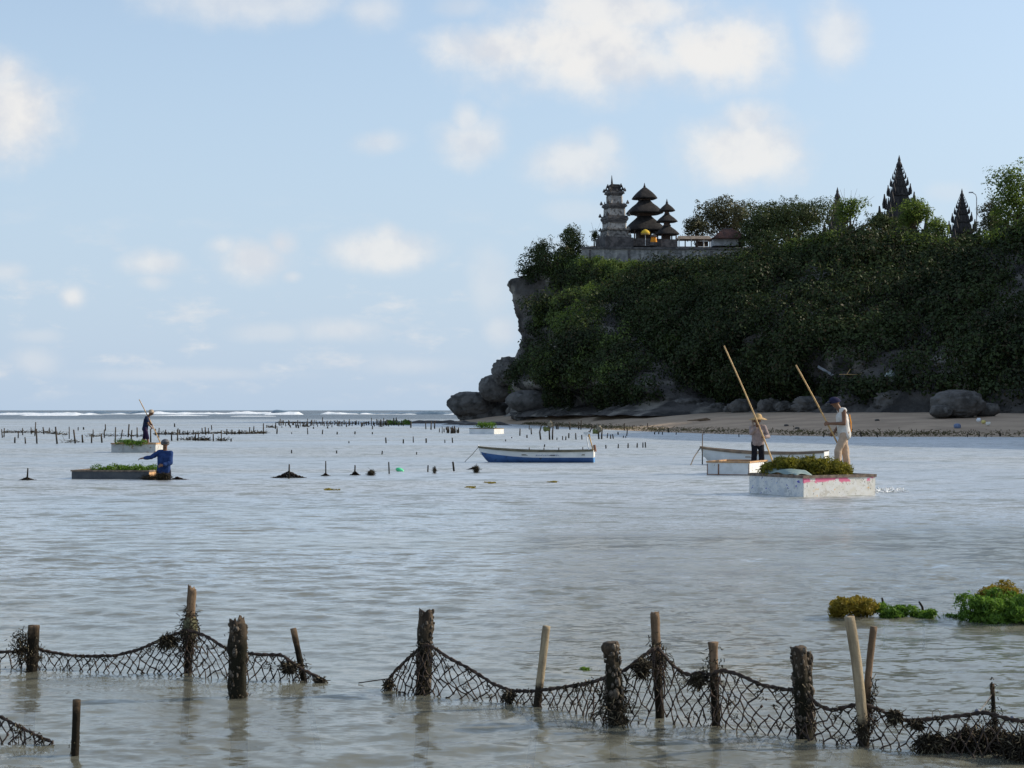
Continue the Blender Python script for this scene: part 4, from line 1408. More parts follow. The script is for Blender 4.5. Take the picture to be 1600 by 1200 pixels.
# row pins, lettering, engine bracket
for t in (.56, .43, .30, .09):
    p_ = bsec(t)[-1]
    MB().tube([(p_[0], -p_[1] + .01, p_[2]), (p_[0], -p_[1] + .01, p_[2] + .13)], .018, 6).build('rowlock_pin', M['stake'], bb)
lt = MB()
for i in range(19):
    t = .50 - i * .0105 - (.006 if i > 8 else 0)
    p_ = bsec(t)
    z = .255
    sec_ = bsec(t)
    yv = -(float(np.interp(z, [a_[2] for a_ in sec_], [a_[1] for a_ in sec_])) + .012)
    w = .018
    lt.box((p_[0][0], yv, z + .004), (.006, .006, .040))
    if i % 3 != 1:
        lt.box((p_[0][0] + .012, yv, z + (.02 if i % 2 else -.012)), (.018, .006, .007))
    if i % 4 == 0:
        lt.box((p_[0][0] + .022, yv, z + .004), (.006, .006, .036))
lt.build('lettering', pmat('letter_blue', (.03, .07, .25), None, bump=0), bb)['kind'] = 'stuff'
eb = thing('engine_bracket', 'pale upright pole frame standing in the stern of the blue bottomed boat', 'frame', bb.matrix_basis @ Vector((-.16, -.1, .36)))
MB().tube([(0, -.06, 0), (-.12, -.02, .66)], .022, 7).build('upright', M['white_paint'], eb)
MB().tube([(.16, .06, 0), (-.02, .02, .64)], .024, 7).build('upright', M['bamboo'], eb)
MB().tube([(.22, 0, .02), (.18, .02, .26)], .045, 8).build('engine_mount', M['rust'], eb)
MB().box((-.09, 0, .68), (.22, .12, .08)).build('cross_piece', M['white_paint'], eb)
pm = bb.matrix_basis @ Vector(bsec(1.0)[-1])
q = wpos(722, 722)
ml = MB().tube([pm - q, (pm - q) * .6 + Vector((0, 0, -.06)), (pm - q) * .25 + Vector((0, 0, -.07)), (0, 0, -.1)], .011, 5).build('mooring_line', M['rope'], None, False, q)
tag(ml, 'thin slack mooring line at the bow of the blue bottomed boat', 'rope')

wst = wpos(1291, 727.0)
wb, wsec = hull('rowing_boat', 'all white open boat with a tan gunwale, behind the two poling people', 'boat', wst, 4.5, R(-19), 1.2, .58, .46, .40,
                {'lower': grime, 'upper': grime, 'inside': rimt, 'rim': rimt, 'lower_t': M['white_paint'], 'upper_t': M['white_paint']}, .10, .04, .075)
pm = wb.matrix_basis @ Vector(wsec(1.0)[-1])
q = wpos(1076, 727)
ml = MB().tube([pm - q, (pm - q) * .5 + Vector((-.03, 0, -.05)), (0, 0, -.15)], .020, 6).build('anchor_rope', M['rope'], None, False, q)
tag(ml, 'grey anchor rope slanting from the bow of the all white boat into the water', 'rope')
st_ = MB().tube([(0, 0, -.5), (.004, 0, .75)], [.022, .014], 6).build('mooring_stick', M['post_brown'], None, False, Vector((pm.x + .03, pm.y - .25, .3)))
tag(st_, 'thin upright stick at the bow of the all white boat', 'stick')


def raft(name, label, corner, L, W, H, rz, side, rim, rh=.055, deck=None, floor_z=None, lit=None, lip=0.0, group='box rafts of the seaweed farmers'):
    """open box raft; corner = nearest corner on the right of the front side; local x to the right, y away"""
    c, s = math.cos(rz), math.sin(rz)
    org = corner + Vector((-L / 2 * c - W / 2 * s, -L / 2 * s + W / 2 * c, 0))
    root = thing(name, label, 'raft', (org.x, org.y, 0), rz, group)
    t = .035
    b0 = -.16
    for (x, y, sx, sy, m_) in ((0, -W / 2 + t / 2, L, t, side), (0, W / 2 - t / 2, L, t, side), (L / 2 - t / 2, 0, t, W - 2 * t, lit or side), (-L / 2 + t / 2, 0, t, W - 2 * t, side)):  # right end panel may carry its sunlit tone in a separate material
        MB().box((x, y, (H + b0) / 2), (sx, sy, H - b0)).build('side_panel', m_, root)
    fz = H - .06 if floor_z is None else floor_z
    MB().box((0, 0, fz - .02), (L - 2 * t, W - 2 * t, .04)).build('deck', deck or M['wood_rim'], root)
    w = .08
    for (x, y, sx, sy) in ((0, -W / 2 + w / 2 - .018, L + .05, w), (0, W / 2 - w / 2 + .018, L + .05, w), (L / 2 - w / 2 + .018, 0, w, W - 2 * w + .036), (-L / 2 + w / 2 - .018, 0, w, W - 2 * w + .036)):
        MB().box((x, y, H + rh / 2), (sx, sy, rh)).build('rim_board', rim, root)
    return root


def mat_peel(name, base, base2, spots, top=None, z0=0.25):
    m, gg, out = new_mat(name)
    p = gg.new('ShaderNodeBsdfPrincipled')
    co = gg.new('ShaderNodeTexCoord').outputs['Object']
    c = gg.mix(gg.remap(gg.noise(co, 5.0, 5.0, .6), .4, .65), base, base2)
    for i, (cl, sc, lo) in enumerate(spots):
        nn_ = gg.noise(gg.vmath('ADD', co, (3.1 * i, 7.7, 1.3 * i)), sc, 4.0, .6)
        c = gg.mix(gg.remap(nn_, lo, lo + .03), c, cl)
    if top:
        sp2 = gg.new('ShaderNodeSeparateXYZ')
        gg.put(sp2.inputs[0], co)
        zz = gg.math('ADD', sp2.outputs[2], gg.math('MULTIPLY', gg.math('SUBTRACT', gg.noise(co, 6.0, 4.0, .6), .5), .22))
        band = gg.remap(zz, z0, z0 + .03)
        band = gg.math('MULTIPLY', band, gg.remap(gg.noise(gg.vmath('ADD', co, (9, 2, 5)), 3.2, 3.0, .5), .47, .52))
        c = gg.mix(band, c, top)
    gg.put(p.inputs['Base Color'], c)
    p.inputs['Roughness'].default_value = .7
    gg.l.new(p.outputs[0], out.inputs[0])
    return m


WH, WH2 = (0.74, 0.73, 0.70), (0.60, 0.59, 0.56)
peelL = mat_peel('peeling_side_blue', WH, (0.56, 0.58, 0.6), [((.10, .10, .42), 9.5, .63), ((.12, .28, .55), 11.0, .65), ((.05, .05, .06), 22.0, .64), ((.50, .51, .51), 5.0, .59)])
peelR = mat_peel('peeling_side_pink', WH, (0.66, 0.63, 0.55), [((.10, .09, .07), 24.0, .64), ((.70, .42, .12), 8.0, .66), ((.55, .52, .46), 9.0, .58)], (.72, .16, .28), .30)
ch_ = wpos(1367.7, 773.2)
rf = raft('box_raft', 'peeling white box raft with pink and blue paint, heaped with seaweed, nearest at the right', ch_, 1.96, 1.95, .395, R(28.7), peelR, M['wood_rim'], .06, M['wood_rim'])
for o_ in [c_ for c_ in rf.children if c_.name.startswith('side_panel')]:
    if o_.data.vertices[0].co.x < -.9 and o_.data.vertices[1].co.x < -.9:
        o_.data.materials.clear()
        o_.data.materials.append(peelL)
wsd = mat_peel('white_raft_side', (0.70, 0.71, 0.71), (0.60, 0.61, 0.60), [((.16, .10, .07), 7.0, .68), ((.3, .27, .23), 3.0, .66)])
rf2 = raft('box_raft', 'white box raft with rusty edges that the straw hatted woman stands in', wpos(1171, 743.2), 1.25, 1.9, .355, R(-23), wsd, M['orange_rim'], .045, floor_z=.10)
for (x, z, sx, sz) in ((0, .02, 1.25, .022), (-.612, .17, .022, .30), (.612, .17, .022, .30), (-.28, .17, .035, .30)):
    MB().box((x, -.957, z), (sx, .012, sz)).build('edge_batten', M['rust'], rf2)
rf3 = raft('box_raft', 'low dark grey box raft beside the man in blue, weed along its top', wpos(232.5, 749), 2.16, 1.3, .20, R(-8), pmat('tarred_side', (.07, .075, .085), (.10, .105, .11), 4.0, .7, .2), M['wood_rim'], .04, lit=M['orange_rim'])
rf4 = raft('box_raft', 'white box raft with an orange rim, the left poling man standing on it', wpos(243, 707.2), 2.0, 1.2, .36, R(-7), mat_peel('shaded_stained_side', (.52, .52, .50), (.40, .40, .39), [((.30, .17, .12), 5.0, .6)]), M['orange_rim'], .06, floor_z=.22)  # side greyed to hold its shade, brown spots are stains
rf5 = raft('box_raft', 'small white box raft far off near the beach with a green heap on it', wpos(772, 678.2), 2.05, 2.3, .40, R(-19), grime, M['wood_rim'], .05, lit=M['white_paint'])


# heaps of seaweed
def weed(name, label, loc, blobs, mat, size, aspect=.24, group=None, cat='seaweed'):
    cl = []
    for i, (x, y, z, rx, ry, rz_, n) in enumerate(blobs):
        P, N, S_ = leaf_blob(np.array((x, y, z)), (rx, ry, rz_), int(n * 1.7), size, .4, .8, i * 3 + len(label))
        N = N * .4 + RNG.normal(size=N.shape)
        cl.append((P, N, S_))
    o = leaves_obj(name, cl, mat, None, aspect)
    o.location = loc
    return tag(o, label, cat, group)


rg = random.Random(3)
cen = Vector(rf.location)
bl = []
for i in range(56):
    t = rg.random()
    px_ = 1196 + t * 128
    hgt = np.interp(t, [0, .15, .4, .6, .8, 1], [.16, .36, .40, .40, .30, .15])
    yy = np.interp(t, [0, .5, 1], [39.75, 39.35, 39.55]) + rg.uniform(-.3, .35)
    bl.append((bx(px_, yy), yy, .42 + hgt * rg.uniform(.15, .72), .17, .16, .15, 150))
weed('seaweed_heap', 'big olive green heap of harvested seaweed on the nearest peeling raft', (0, 0, 0), bl, M['weed_olive'], .085)
bl = [(bx(150 + i * 6.4, 48.4) + rg.uniform(-.05, .05), 48.75 + rg.uniform(-.3, .3), .21 + .06 * rg.random(), .16, .16, .07 + .06 * rg.random(), 90) for i in range(15)]
weed('seaweed_heap', 'thin layer of green seaweed along the low dark grey raft', (0, 0, 0), bl, M['weed_green'], .085)
bl = [(bx(188 + i * 3.4, 78.6), 78.5 + rg.uniform(-.3, .5), .38 + .10 * rg.random(), .22, .2, .12, 70) for i in range(12)]
weed('seaweed_heap', 'green seaweed heaped at the left end of the orange rimmed raft', (0, 0, 0), bl, M['weed_green'], .1)
bl = [(bx(748 + i * 2.8, 141), 141.2 + rg.uniform(-.3, .5), .5 + .3 * rg.random(), .32, .3, .24, 60) for i in range(9)]
weed('seaweed_heap', 'green heap on the small far raft near the beach', (0, 0, 0), bl, M['weed_green'], .16)
y_ = 16.0
bl = [(bx(1304 + rg.random() * 64, y_), y_ + rg.uniform(-.12, .2), .02 + .12 * rg.random(), .075, .075, .06, 210) for i in range(20)]
weed('seaweed_clump', 'golden clump of seaweed breaking the surface above the tallest pale post', (0, 0, 0), bl, M['weed_gold'], .036, .32, 'seaweed clumps breaking the surface')
bl = [(bx(1374 + rg.random() * 50, y_), y_ + rg.uniform(-.1, .15), .0 + .075 * rg.random(), .06, .07, .05, 130) for i in range(14)] + [(bx(1432 + rg.random() * 28, y_), y_ + rg.uniform(-.08, .1), .0 + .04 * rg.random(), .05, .06, .04, 120) for i in range(6)]
weed('seaweed_clump', 'low green seaweed patch right of the golden clump, two sticks in it', (0, 0, 0), bl, M['weed_green'], .036, .32, 'seaweed clumps breaking the surface')
bl = [(bx(1504 + rg.random() * 140, y_ - .3), y_ - .3 + rg.uniform(-.3, .3), .0 + .22 * rg.random() * (1 if i % 3 else .6), .085, .09, .07, 200) for i in range(58)] + [(bx(1496, y_), y_, 0, .09, .06, .03, 90), (bx(1484, y_ + .1), y_ + .1, 0, .05, .05, .02, 50)]
weed('seaweed_clump', 'large bright green mound of seaweed at the right edge', (0, 0, 0), bl, M['weed_green'], .038, .32, 'seaweed clumps breaking the surface')
bl = [(bx(1538 + rg.random() * 58, y_), y_ + rg.uniform(0, .3), .15 + .10 * rg.random(), .08, .08, .06, 170) for i in range(16)]
weed('seaweed_clump', 'brown golden crest on top of the large bright green mound', (0, 0, 0), bl, M['weed_gold'], .036, .32, 'seaweed clumps breaking the surface')
bl = [(bx(910 + rg.random() * 16, 12.8), 12.8 + rg.uniform(-.03, .03), .0, .022, .03, .012, 40) for i in range(4)]
weed('seaweed_sprig', 'tiny bright green sprig floating left of the knob topped post', (0, 0, 0), bl, M['weed_green'], .022)
y_ = CH * F / (664 - HZ)
bl = [(bx(606 + rg.random() * 34, y_), y_ + rg.uniform(-2, 2), .1 + .3 * rg.random(), .6, .5, .25, 60) for i in range(18)]
weed('seaweed_heap', 'low far green heap among the dense stakes left of the reef ledge', (0, 0, 0), bl, M['weed_green'], .22)
for (px_, py_, lab) in ((862, 753, 'rightmost, below the middle of the blue bottomed boat'), (764, 755, 'just below the bow of the blue bottomed boat'), (520, 765, 'alone, under the row of netted stakes'), (738, 762, 'lowest, left of the blue bottomed boat')):
    q = wpos(px_, py_)
    bl = [(rg.uniform(-.15, .15), rg.uniform(-.4, .4), 0, .07, .1, .02, 24) for i in range(6)]
    weed('seaweed_fleck', 'yellowish weed fleck on the water, ' + lab, q, bl, M['weed_gold'], .05, .4, 'weed flecks in mid water')

# pale green tarpaulin on the front raft
tp_ = MB()
nx_, ny_ = 22, 12
vs = []
c_, s_ = math.cos(R(28.7)), math.sin(R(28.7))
for j in range(ny_):
    for i in range(nx_):
        u, w = i / (nx_ - 1), j / (ny_ - 1)
        # runs along the left side of the raft
        lx = -.98 + .02 + .42 * w
        ly = -.70 + 1.45 * u
        z = .46 + .10 * math.sin(u * math.pi) ** .8 * math.sin(min(1, w * 1.3 + .25) * math.pi * .5) + .018 * math.sin(u * 17 + w * 5)
        if w < .12: z -= .02
        vs.append((lx * c_ - ly * s_, lx * s_ + ly * c_, z))
fs = [(j * nx_ + i, j * nx_ + i + 1, (j + 1) * nx_ + i + 1, (j + 1) * nx_ + i) for j in range(ny_ - 1) for i in range(nx_ - 1)]
o = MB().add(vs, fs).build('tarpaulin', pmat('tarp_green', (.27, .34, .32), (.20, .27, .26), 3.0, .6, .2), None, True, (cen.x, cen.y, 0))
sm = o.modifiers.new('solid', 'SOLIDIFY')
sm.thickness = .012
tag(o, 'pale green folded tarpaulin on the left side of the nearest raft', 'tarpaulin')


# ------------------------------------------------------------------ people
def cone_mesh(cones, voxel, smooth=4):
    """tapered round limbs fused into one continuous skin"""
    mb = MB()
    for (a, ra, b, rb) in cones:
        a, b = Vector(a), Vector(b)
        d = b - a
        L = d.length
        if L < 1e-4:
            mb.ball(a, ra, 16, 10)
            continue
        d = d / L
        s = d.orthogonal().normalized()
        t = d.cross(s)
        n = 14
        ring = []
        for k in range(1, 6):
            th = math.pi / 2 * k / 5
            ring.append((a - d * ra * math.cos(th), ra * math.sin(th)))
        for k in range(0, 5):
            th = math.pi / 2 * k / 5
            ring.append((b + d * rb * math.sin(th), rb * math.cos(th)))
        vs = [p + (s * math.cos(2 * math.pi * j / n) + t * math.sin(2 * math.pi * j / n)) * r for p, r in ring for j in range(n)]
        fs = [(i * n + j, i * n + (j + 1) % n, (i + 1) * n + (j + 1) % n, (i + 1) * n + j) for i in range(len(ring) - 1) for j in range(n)]
        vs += [a - d * ra, b + d * rb]
        m_ = len(vs)
        for j in range(n):
            fs.append((m_ - 2, (j + 1) % n, j))
            fs.append((m_ - 1, (len(ring) - 1) * n + j, (len(ring) - 1) * n + (j + 1) % n))
        mb.add(vs, fs)
    me = mb.mesh('tmp')
    o = bpy.data.objects.new('tmp', me)
    COL.objects.link(o)
    rm = o.modifiers.new('r', 'REMESH')
    rm.mode = 'VOXEL'
    rm.voxel_size = voxel
    s_ = o.modifiers.new('s', 'SMOOTH')
    s_.iterations = smooth
    s_.factor = .5
    dg = bpy.context.evaluated_depsgraph_get()
    dg.update()
    ev = o.evaluated_get(dg)
    out_ = bpy.data.meshes.new_from_object(ev)
    bpy.data.objects.remove(o)
    out_.polygons.foreach_set('use_smooth', np.ones(len(out_.polygons), dtype=bool))
    return out_


def ell(c, r):       # an ellipsoid from a few overlapping balls is enough after fusing
    c = Vector(c)
    return [(c, r, c, r)]


def V3(*a): return Vector(a)


def hand_cones(wrist, tipdir, palmside, curl):
    """palm, four unequal bent fingers and a thumb"""
    d = Vector(tipdir).normalized()
    p = Vector(palmside).normalized()
    p = (p - d * p.dot(d)).normalized()
    s = d.cross(p)
    w = Vector(wrist)
    out_ = []
    for k in (-.022, 0, .022):
        out_.append((w + s * k * .6, .020, w + d * .075 + s * k, .017))
    for i, (off, ln) in enumerate(((-.032, .072), (-.011, .082), (.011, .078), (.032, .062))):
        a = w + d * .082 + s * off
        m1 = a + (d * math.cos(curl * .5) + p * math.sin(curl * .5)) * ln * .5
        m2 = m1 + (d * math.cos(curl * 1.3) + p * math.sin(curl * 1.3)) * ln * .5
        out_ += [(a, .0105, m1, .0095), (m1, .0095, m2, .008)]
    a = w + d * .025 - s * .028
    m1 = a + (d * .6 - s * .6 + p * .35).normalized() * .045
    out_ += [(a, .013, m1, .011), (m1, .011, m1 + (d * .8 + p * (.3 + curl * .3)).normalized() * .035, .009)]
    return out_


def crumple(me, seed):
    """folds and slack in a garment"""
    n = len(me.vertices)
    V, Nv = np.empty(n * 3, np.float32), np.empty(n * 3, np.float32)
    me.vertices.foreach_get('co', V)
    me.vertices.foreach_get('normal', Nv)
    V, Nv = V.reshape(-1, 3), Nv.reshape(-1, 3)
    q = V * np.array([9, 9, 5.5]) + seed
    f = .016 * fbm(q, 2, seed) + .012 * (.45 - np.abs(fbm(q * 1.7 + q[:, [2, 0, 1]] * .6, 2, seed + 3)))
    me.vertices.foreach_set('co', (V + Nv * f[:, None]).astype(np.float32).ravel())
    me.update()
    return me


def person(label, loc, J, skin, shirt, trousers, sleeve='long', leg='long', face=V3(0, -1, 0), voxel=.009, head_r=.098, hand=None, bare=False):
    root = thing('person', label, 'person', loc)
    fw = face.normalized()
    hd = J['head']
    up = (hd - J['neck']).normalized()
    side = fw.cross(up).normalized()
    c = []
    # head: skull, jaw, nose, ears
    c += [(hd + up * .035 - fw * .018, .094, hd + up * .03 + fw * .014, .088), (hd - up * .02 + fw * .02, .075, hd - up * .062 + fw * .042, .048)]
    c += [(hd + up * .012 + fw * .098, .011, hd - up * .018 + fw * .110, .015)]
    for s in (-1, 1):
        c += [(hd + side * s * .092 + up * .02, .018, hd + side * s * .090 - up * .02, .014)]
        c += [(hd + side * s * .036 + up * .036 + fw * .088, .012, hd + side * s * .03 + up * .038 + fw * .09, .010)]
    c += [(J['neck'] - up * .03, .058, hd - up * .03, .052)]
    shw = (J['sh_r'] - J['sh_l'])
    sv = shw.normalized()
    ch, pe = J['chest'], J['pelvis']
    hipv = (J['hip_r'] - J['hip_l']).normalized()
    c += [(J['sh_l'] + sv * .03, .062, J['sh_r'] - sv * .03, .062), (J['neck'] - up * .05, .05, ch, .08)]
    for s in (-1, 1):
        c += [(ch + sv * s * .068, .094, pe + hipv * s * .06 + (ch - pe) * .35, .084), (pe + hipv * s * .06 + (ch - pe) * .35, .084, pe + hipv * s * .07, .098)]
    limbs_a, limbs_l = [], []
    for q in ('l', 'r'):
        limbs_a += [(J['sh_' + q], .056, J['el_' + q], .042), (J['el_' + q], .041, J['wr_' + q], .028)]
        limbs_l += [(J['hip_' + q], .092, J['kn_' + q], .060), (J['kn_' + q], .058, J['kn_' + q].lerp(J['an_' + q], .35), .056), (J['kn_' + q].lerp(J['an_' + q], .3), .056, J['an_' + q], .036)]
        an = J['an_' + q]
        fd = J.get('foot_' + q, fw)
        limbs_l += [(an + V3(0, 0, -.045) - fd * .03, .035, an + fd * .14 + V3(0, 0, -.058), .026), (an, .037, an + V3(0, 0, -.05) - fd * .02, .034)]
        hdir = J.get('hd_' + q, (J['wr_' + q] - J['el_' + q]))
        c += hand_cones(J['wr_' + q], hdir, J.get('palm_' + q, V3(0, 0, -1)), J.get('curl_' + q, 1.0))
    c += limbs_a + limbs_l
    link('body', cone_mesh(c, voxel, 3), skin, root)
    # shirt
    e = .024
    t = [(J['sh_l'] + sv * .02, .068, J['sh_r'] - sv * .02, .068), (J['neck'] - up * .075, .058, ch, .115)]
    for s in (-1, 1):
        t += [(ch + sv * s * .070, .095 + e, pe + hipv * s * .06 + (ch - pe) * .32, .090 + e), (pe + hipv * s * .06 + (ch - pe) * .32, .090 + e, pe + hipv * s * .07 + (pe - ch) * .16, .098 + e)]
    for q in ('l', 'r'):
        if sleeve == 'long':
            t += [(J['sh_' + q], .068, J['el_' + q], .056), (J['el_' + q], .056, J['el_' + q].lerp(J['wr_' + q], .82), .044)]
        elif sleeve == 'short':
            t += [(J['sh_' + q], .068, J['sh_' + q].lerp(J['el_' + q], .6), .058)]
    link('shirt', crumple(cone_mesh(t, voxel * 1.1, 3), len(label)), shirt, root)
    w = []
    for s in (-1, 1):
        w += [(pe + hipv * s * .06 + V3(0, 0, .05), .098, pe + hipv * s * .06 - V3(0, 0, .06), .102)]
    for q in ('l', 'r'):
        kn, an = J['kn_' + q], J['an_' + q]
        w += [(J['hip_' + q], .100, kn, .080)]
        if leg == 'long':
            w += [(kn, .082, kn.lerp(an, .94), .066)]
        else:
            w += [(kn, .080, kn.lerp(an, .12), .078)]
    link('trousers', crumple(cone_mesh(w, voxel * 1.1, 3), len(label) + 4), trousers, root)
    for s in (-1, 1):
        MB().ball(hd + side * s * .034 + up * .022 + fw * .091, (.011, .011, .008), 8, 6).build('eye', m_eye, root, True)
    MB().ball(hd - up * .048 + fw * .088, (.020 * abs(side.x) + .008, .020 * abs(side.y) + .008, .006), 8, 6).build('mouth', m_lip, root, True)
    return root, up, side


m_eye = pmat('eye', (.02, .015, .012), None, rough=.3, bump=0)
m_lip = pmat('lip', (.20, .08, .06), None, rough=.6, bump=0)
skin_d = pmat('tanned_skin', (.20, .105, .062), (.16, .08, .048), 9.0, .55, .05)
m_hair = pmat('hair', (.015, .012, .011), None, rough=.7, bump=.3)


def cloth(name, a, b, sc=9.0):
    return pmat(name, a, b, sc, .95, .5, 14.0, spec=.1, bdist=.015)


def folded(hd, up, fw, mat, root, name, r=.112, visor=True, vis_mat=None, deep=.02):
    """cap: crown over the skull, visor to the front"""
    side = fw.cross(up).normalized()
    mb = MB()
    n, m_ = 18, 8
    vs, fs = [], []
    for i in range(m_ + 1):
        th = math.pi / 2 * (1.12 - 1.12 * i / m_)
        for k_ in range(n):
            a = 2 * math.pi * k_ / n
            vs.append(hd + up * (.028 - deep * .2 + r * 1.05 * math.cos(th)) + (fw * math.cos(a) * 1.1 + side * math.sin(a)) * (r * math.sin(th)) - fw * .006)
    for i in range(m_):
        for k_ in range(n):
            fs.append((i * n + k_, i * n + (k_ + 1) % n, (i + 1) * n + (k_ + 1) % n, (i + 1) * n + k_))
    mb.add(vs, fs)
    o_ = mb.build(name, mat, root, True)
    if visor:
        vb = MB()
        vs = []
        for dz in (0, -.008):
            for k_ in range(9):
                a = -1.1 + 2.2 * k_ / 8
                vs.append(hd + up * (.062 + dz) + fw * (.095 * math.cos(a) + .012) + side * .098 * math.sin(a))
            for k_ in range(9):
                a = 1.1 - 2.2 * k_ / 8
                vs.append(hd + up * (.055 + dz) + fw * (.10 + .095 * math.cos(a)) + side * .085 * math.sin(a))
        k_ = 18
        fs = [tuple(range(k_)), tuple(range(2 * k_ - 1, k_ - 1, -1))] + [(i, k_ + i, k_ + (i + 1) % k_, (i + 1) % k_) for i in range(k_)]
        vb.add(vs, fs).build('visor', vis_mat or mat, o_)
    return o_


def pole(label, a, b, r0, r1):
    a, b = Vector(a), Vector(b)
    L = (b - a).length
    mb = MB()
    nseg = max(6, int(L / .28))
    pts, rad = [], []
    perp = (b - a).normalized().cross(V3(0, 1, 0)).normalized()
    for i in range(nseg + 1):
        t = i / nseg
        r = r0 + (r1 - r0) * t
        bend = perp * (.012 * L * math.sin(t * math.pi))
        c = (b - a) * t + bend
        if 0 < i < nseg:
            dd = (b - a).normalized() * .02
            pts += [c - dd, c, c + dd]
            rad += [r, r * 1.16, r]
        else:
            pts.append(c)
            rad.append(r)
    o_ = mb.tube(pts, rad, 8).build('bamboo_pole', M['bamboo'], None, True, a)
    return tag(o_, label, 'pole', 'bamboo poles held by the farmers')


# the man on the nearest raft, facing left
LY = 40.0
L0 = V3(bx(1316, LY), LY, .455)
J = {'head': V3(-.155, -.01, 1.565), 'neck': V3(-.075, 0, 1.43), 'chest': V3(-.01, 0, 1.24), 'pelvis': V3(.045, 0, .90),
     'sh_l': V3(.0, -.19, 1.385), 'sh_r': V3(-.03, .18, 1.38), 'el_l': V3(.0, -.25, 1.10), 'wr_l': V3(-.31, -.135, 1.10),
     'el_r': V3(-.02, .22, 1.08), 'wr_r': V3(-.185, .05, .88), 'hip_l': V3(.055, -.09, .88), 'hip_r': V3(.02, .09, .88),
     'kn_l': V3(-.11, -.10, .49), 'kn_r': V3(.09, .12, .48), 'an_l': V3(-.125, -.11, .09), 'an_r': V3(.135, .06, .09),
     'hd_l': V3(-1, -.1, -.1), 'hd_r': V3(-.9, -.3, -.2), 'curl_l': 1.7, 'curl_r': 1.6, 'palm_l': V3(0, .9, -.3), 'palm_r': V3(0, -.9, -.3)}
m_trs = cloth('beige_trousers', (.50, .37, .27), (.42, .31, .23))
r_, up_, sd_ = person('man with dark cap, white sleeveless top and beige trousers poling on the nearest raft', L0, J, skin_d, cloth('white_vest', (.66, .64, .60), (.55, .53, .50)), m_trs, 'none', 'long', V3(-1, -.08, -.25))
folded(J['head'], up_, V3(-1, -.08, -.25).normalized(), cloth('navy_cap', (.022, .022, .05), (.03, .03, .065)), r_, 'cap', .116)
sash = MB()
sash.tube([V3(.155, -.04, 1.30), V3(.185, -.06, 1.12), V3(.19, -.05, .92)], [.010, .014, .010], 6)
sash.build('strap', m_orange, r_)
pole('bamboo pole held by the man on the nearest raft', L0 + V3(-1.10, -.42, 2.39), L0 + V3(.73, .47, -.95), .017, .020)

# the woman behind, facing the camera
WY = 52.2
W0 = V3(bx(1184, WY), WY, .10)
J = {'head': V3(-.02, -.05, 1.43), 'neck': V3(-.01, -.01, 1.30), 'chest': V3(0, 0, 1.12), 'pelvis': V3(0, .02, .82),
     'sh_l': V3(.18, 0, 1.26), 'sh_r': V3(-.18, 0, 1.26), 'el_l': V3(.30, -.04, .99), 'wr_l': V3(.165, -.24, .965),
     'el_r': V3(-.22, -.16, 1.08), 'wr_r': V3(-.07, -.26, 1.27), 'hip_l': V3(.085, .02, .80), 'hip_r': V3(-.085, .02, .80),
     'kn_l': V3(.11, -.02, .43), 'kn_r': V3(-.11, -.02, .43), 'an_l': V3(.12, .02, .08), 'an_r': V3(-.12, .02, .08),
     'hd_l': V3(-.5, -.7, .3), 'hd_r': V3(.5, -.5, .5), 'curl_l': 1.6, 'curl_r': 1.6, 'palm_l': V3(-.6, 0, -.6), 'palm_r': V3(0, -.5, -.6)}
r_, up_, sd_ = person('woman in wide straw hat, grey pink shirt and black trousers poling the white raft', W0, J, skin_d, cloth('grey_pink_shirt', (.34, .27, .255), (.26, .21, .20)), cloth('black_trousers', (.013, .013, .017), (.02, .02, .025)), 'long', 'long', V3(-.15, -1, -.2))
MB().lathe([(.262, -.012), (.268, .0), (.20, .032), (.125, .06), (.112, .11), (.085, .155), (.03, .172)], 26, J['head'] + V3(.02, 0, .052)).build('straw_hat', pmat('straw', (.50, .34, .16), (.38, .25, .12), 14.0, .85, .4), r_, True)
MB().tube([J['head'] + V3(-.13, .02, .03), J['head'] + V3(-.16, .02, -.10), J['head'] + V3(-.17, .02, -.22)], [.03, .055, .035], 8).build('head_scarf', cloth('pale_scarf', (.46, .38, .33), (.38, .31, .27)), r_, True)
pole('long bamboo pole held by the woman in the straw hat', W0 + V3(-1.02, -.30, 3.62), W0 + V3(.70, -.34, -.58), .020, .024)

# the far man at the left, bending to the right
MY = 78.6
M0 = V3(bx(229, MY), MY, .24)
J = {'head': V3(.20, -.03, 1.47), 'neck': V3(.08, 0, 1.345), 'chest': V3(.0, 0, 1.17), 'pelvis': V3(-.06, 0, .84),
     'sh_l': V3(.02, .18, 1.29), 'sh_r': V3(.03, -.18, 1.29), 'el_l': V3(.12, .24, 1.0), 'wr_l': V3(.17, .20, .98),
     'el_r': V3(.12, -.18, 1.0), 'wr_r': V3(.20, .10, .84), 'hip_l': V3(-.06, .09, .82), 'hip_r': V3(-.05, -.09, .82),
     'kn_l': V3(-.11, .12, .44), 'kn_r': V3(.06, -.10, .43), 'an_l': V3(-.20, .13, .08), 'an_r': V3(.10, -.11, .08),
     'curl_l': 1.6, 'curl_r': 1.6, 'palm_l': V3(0, -.9, -.3), 'palm_r': V3(0, .9, -.3)}
r_, up_, sd_ = person('man in dark navy shirt, shorts and tan hat poling the orange rimmed raft', M0, J, skin_d, cloth('navy_shirt', (.014, .020, .045), (.02, .028, .06)), cloth('dark_shorts', (.018, .015, .04), (.035, .02, .05)), 'short', 'short', V3(1, -.1, -.3), .010)
MB().lathe([(.150, -.01), (.155, .0), (.118, .02), (.112, .075), (.085, .115), (.03, .13)], 20, J['head'] + V3(.01, 0, .045)).build('bucket_hat', cloth('tan_hat', (.42, .33, .24), (.34, .27, .20)), r_, True)
pole('bamboo pole held by the man in the dark navy shirt', M0 + V3(-.25, -.35, 2.08), M0 + V3(.78, 1.0, -.70), .020, .023)

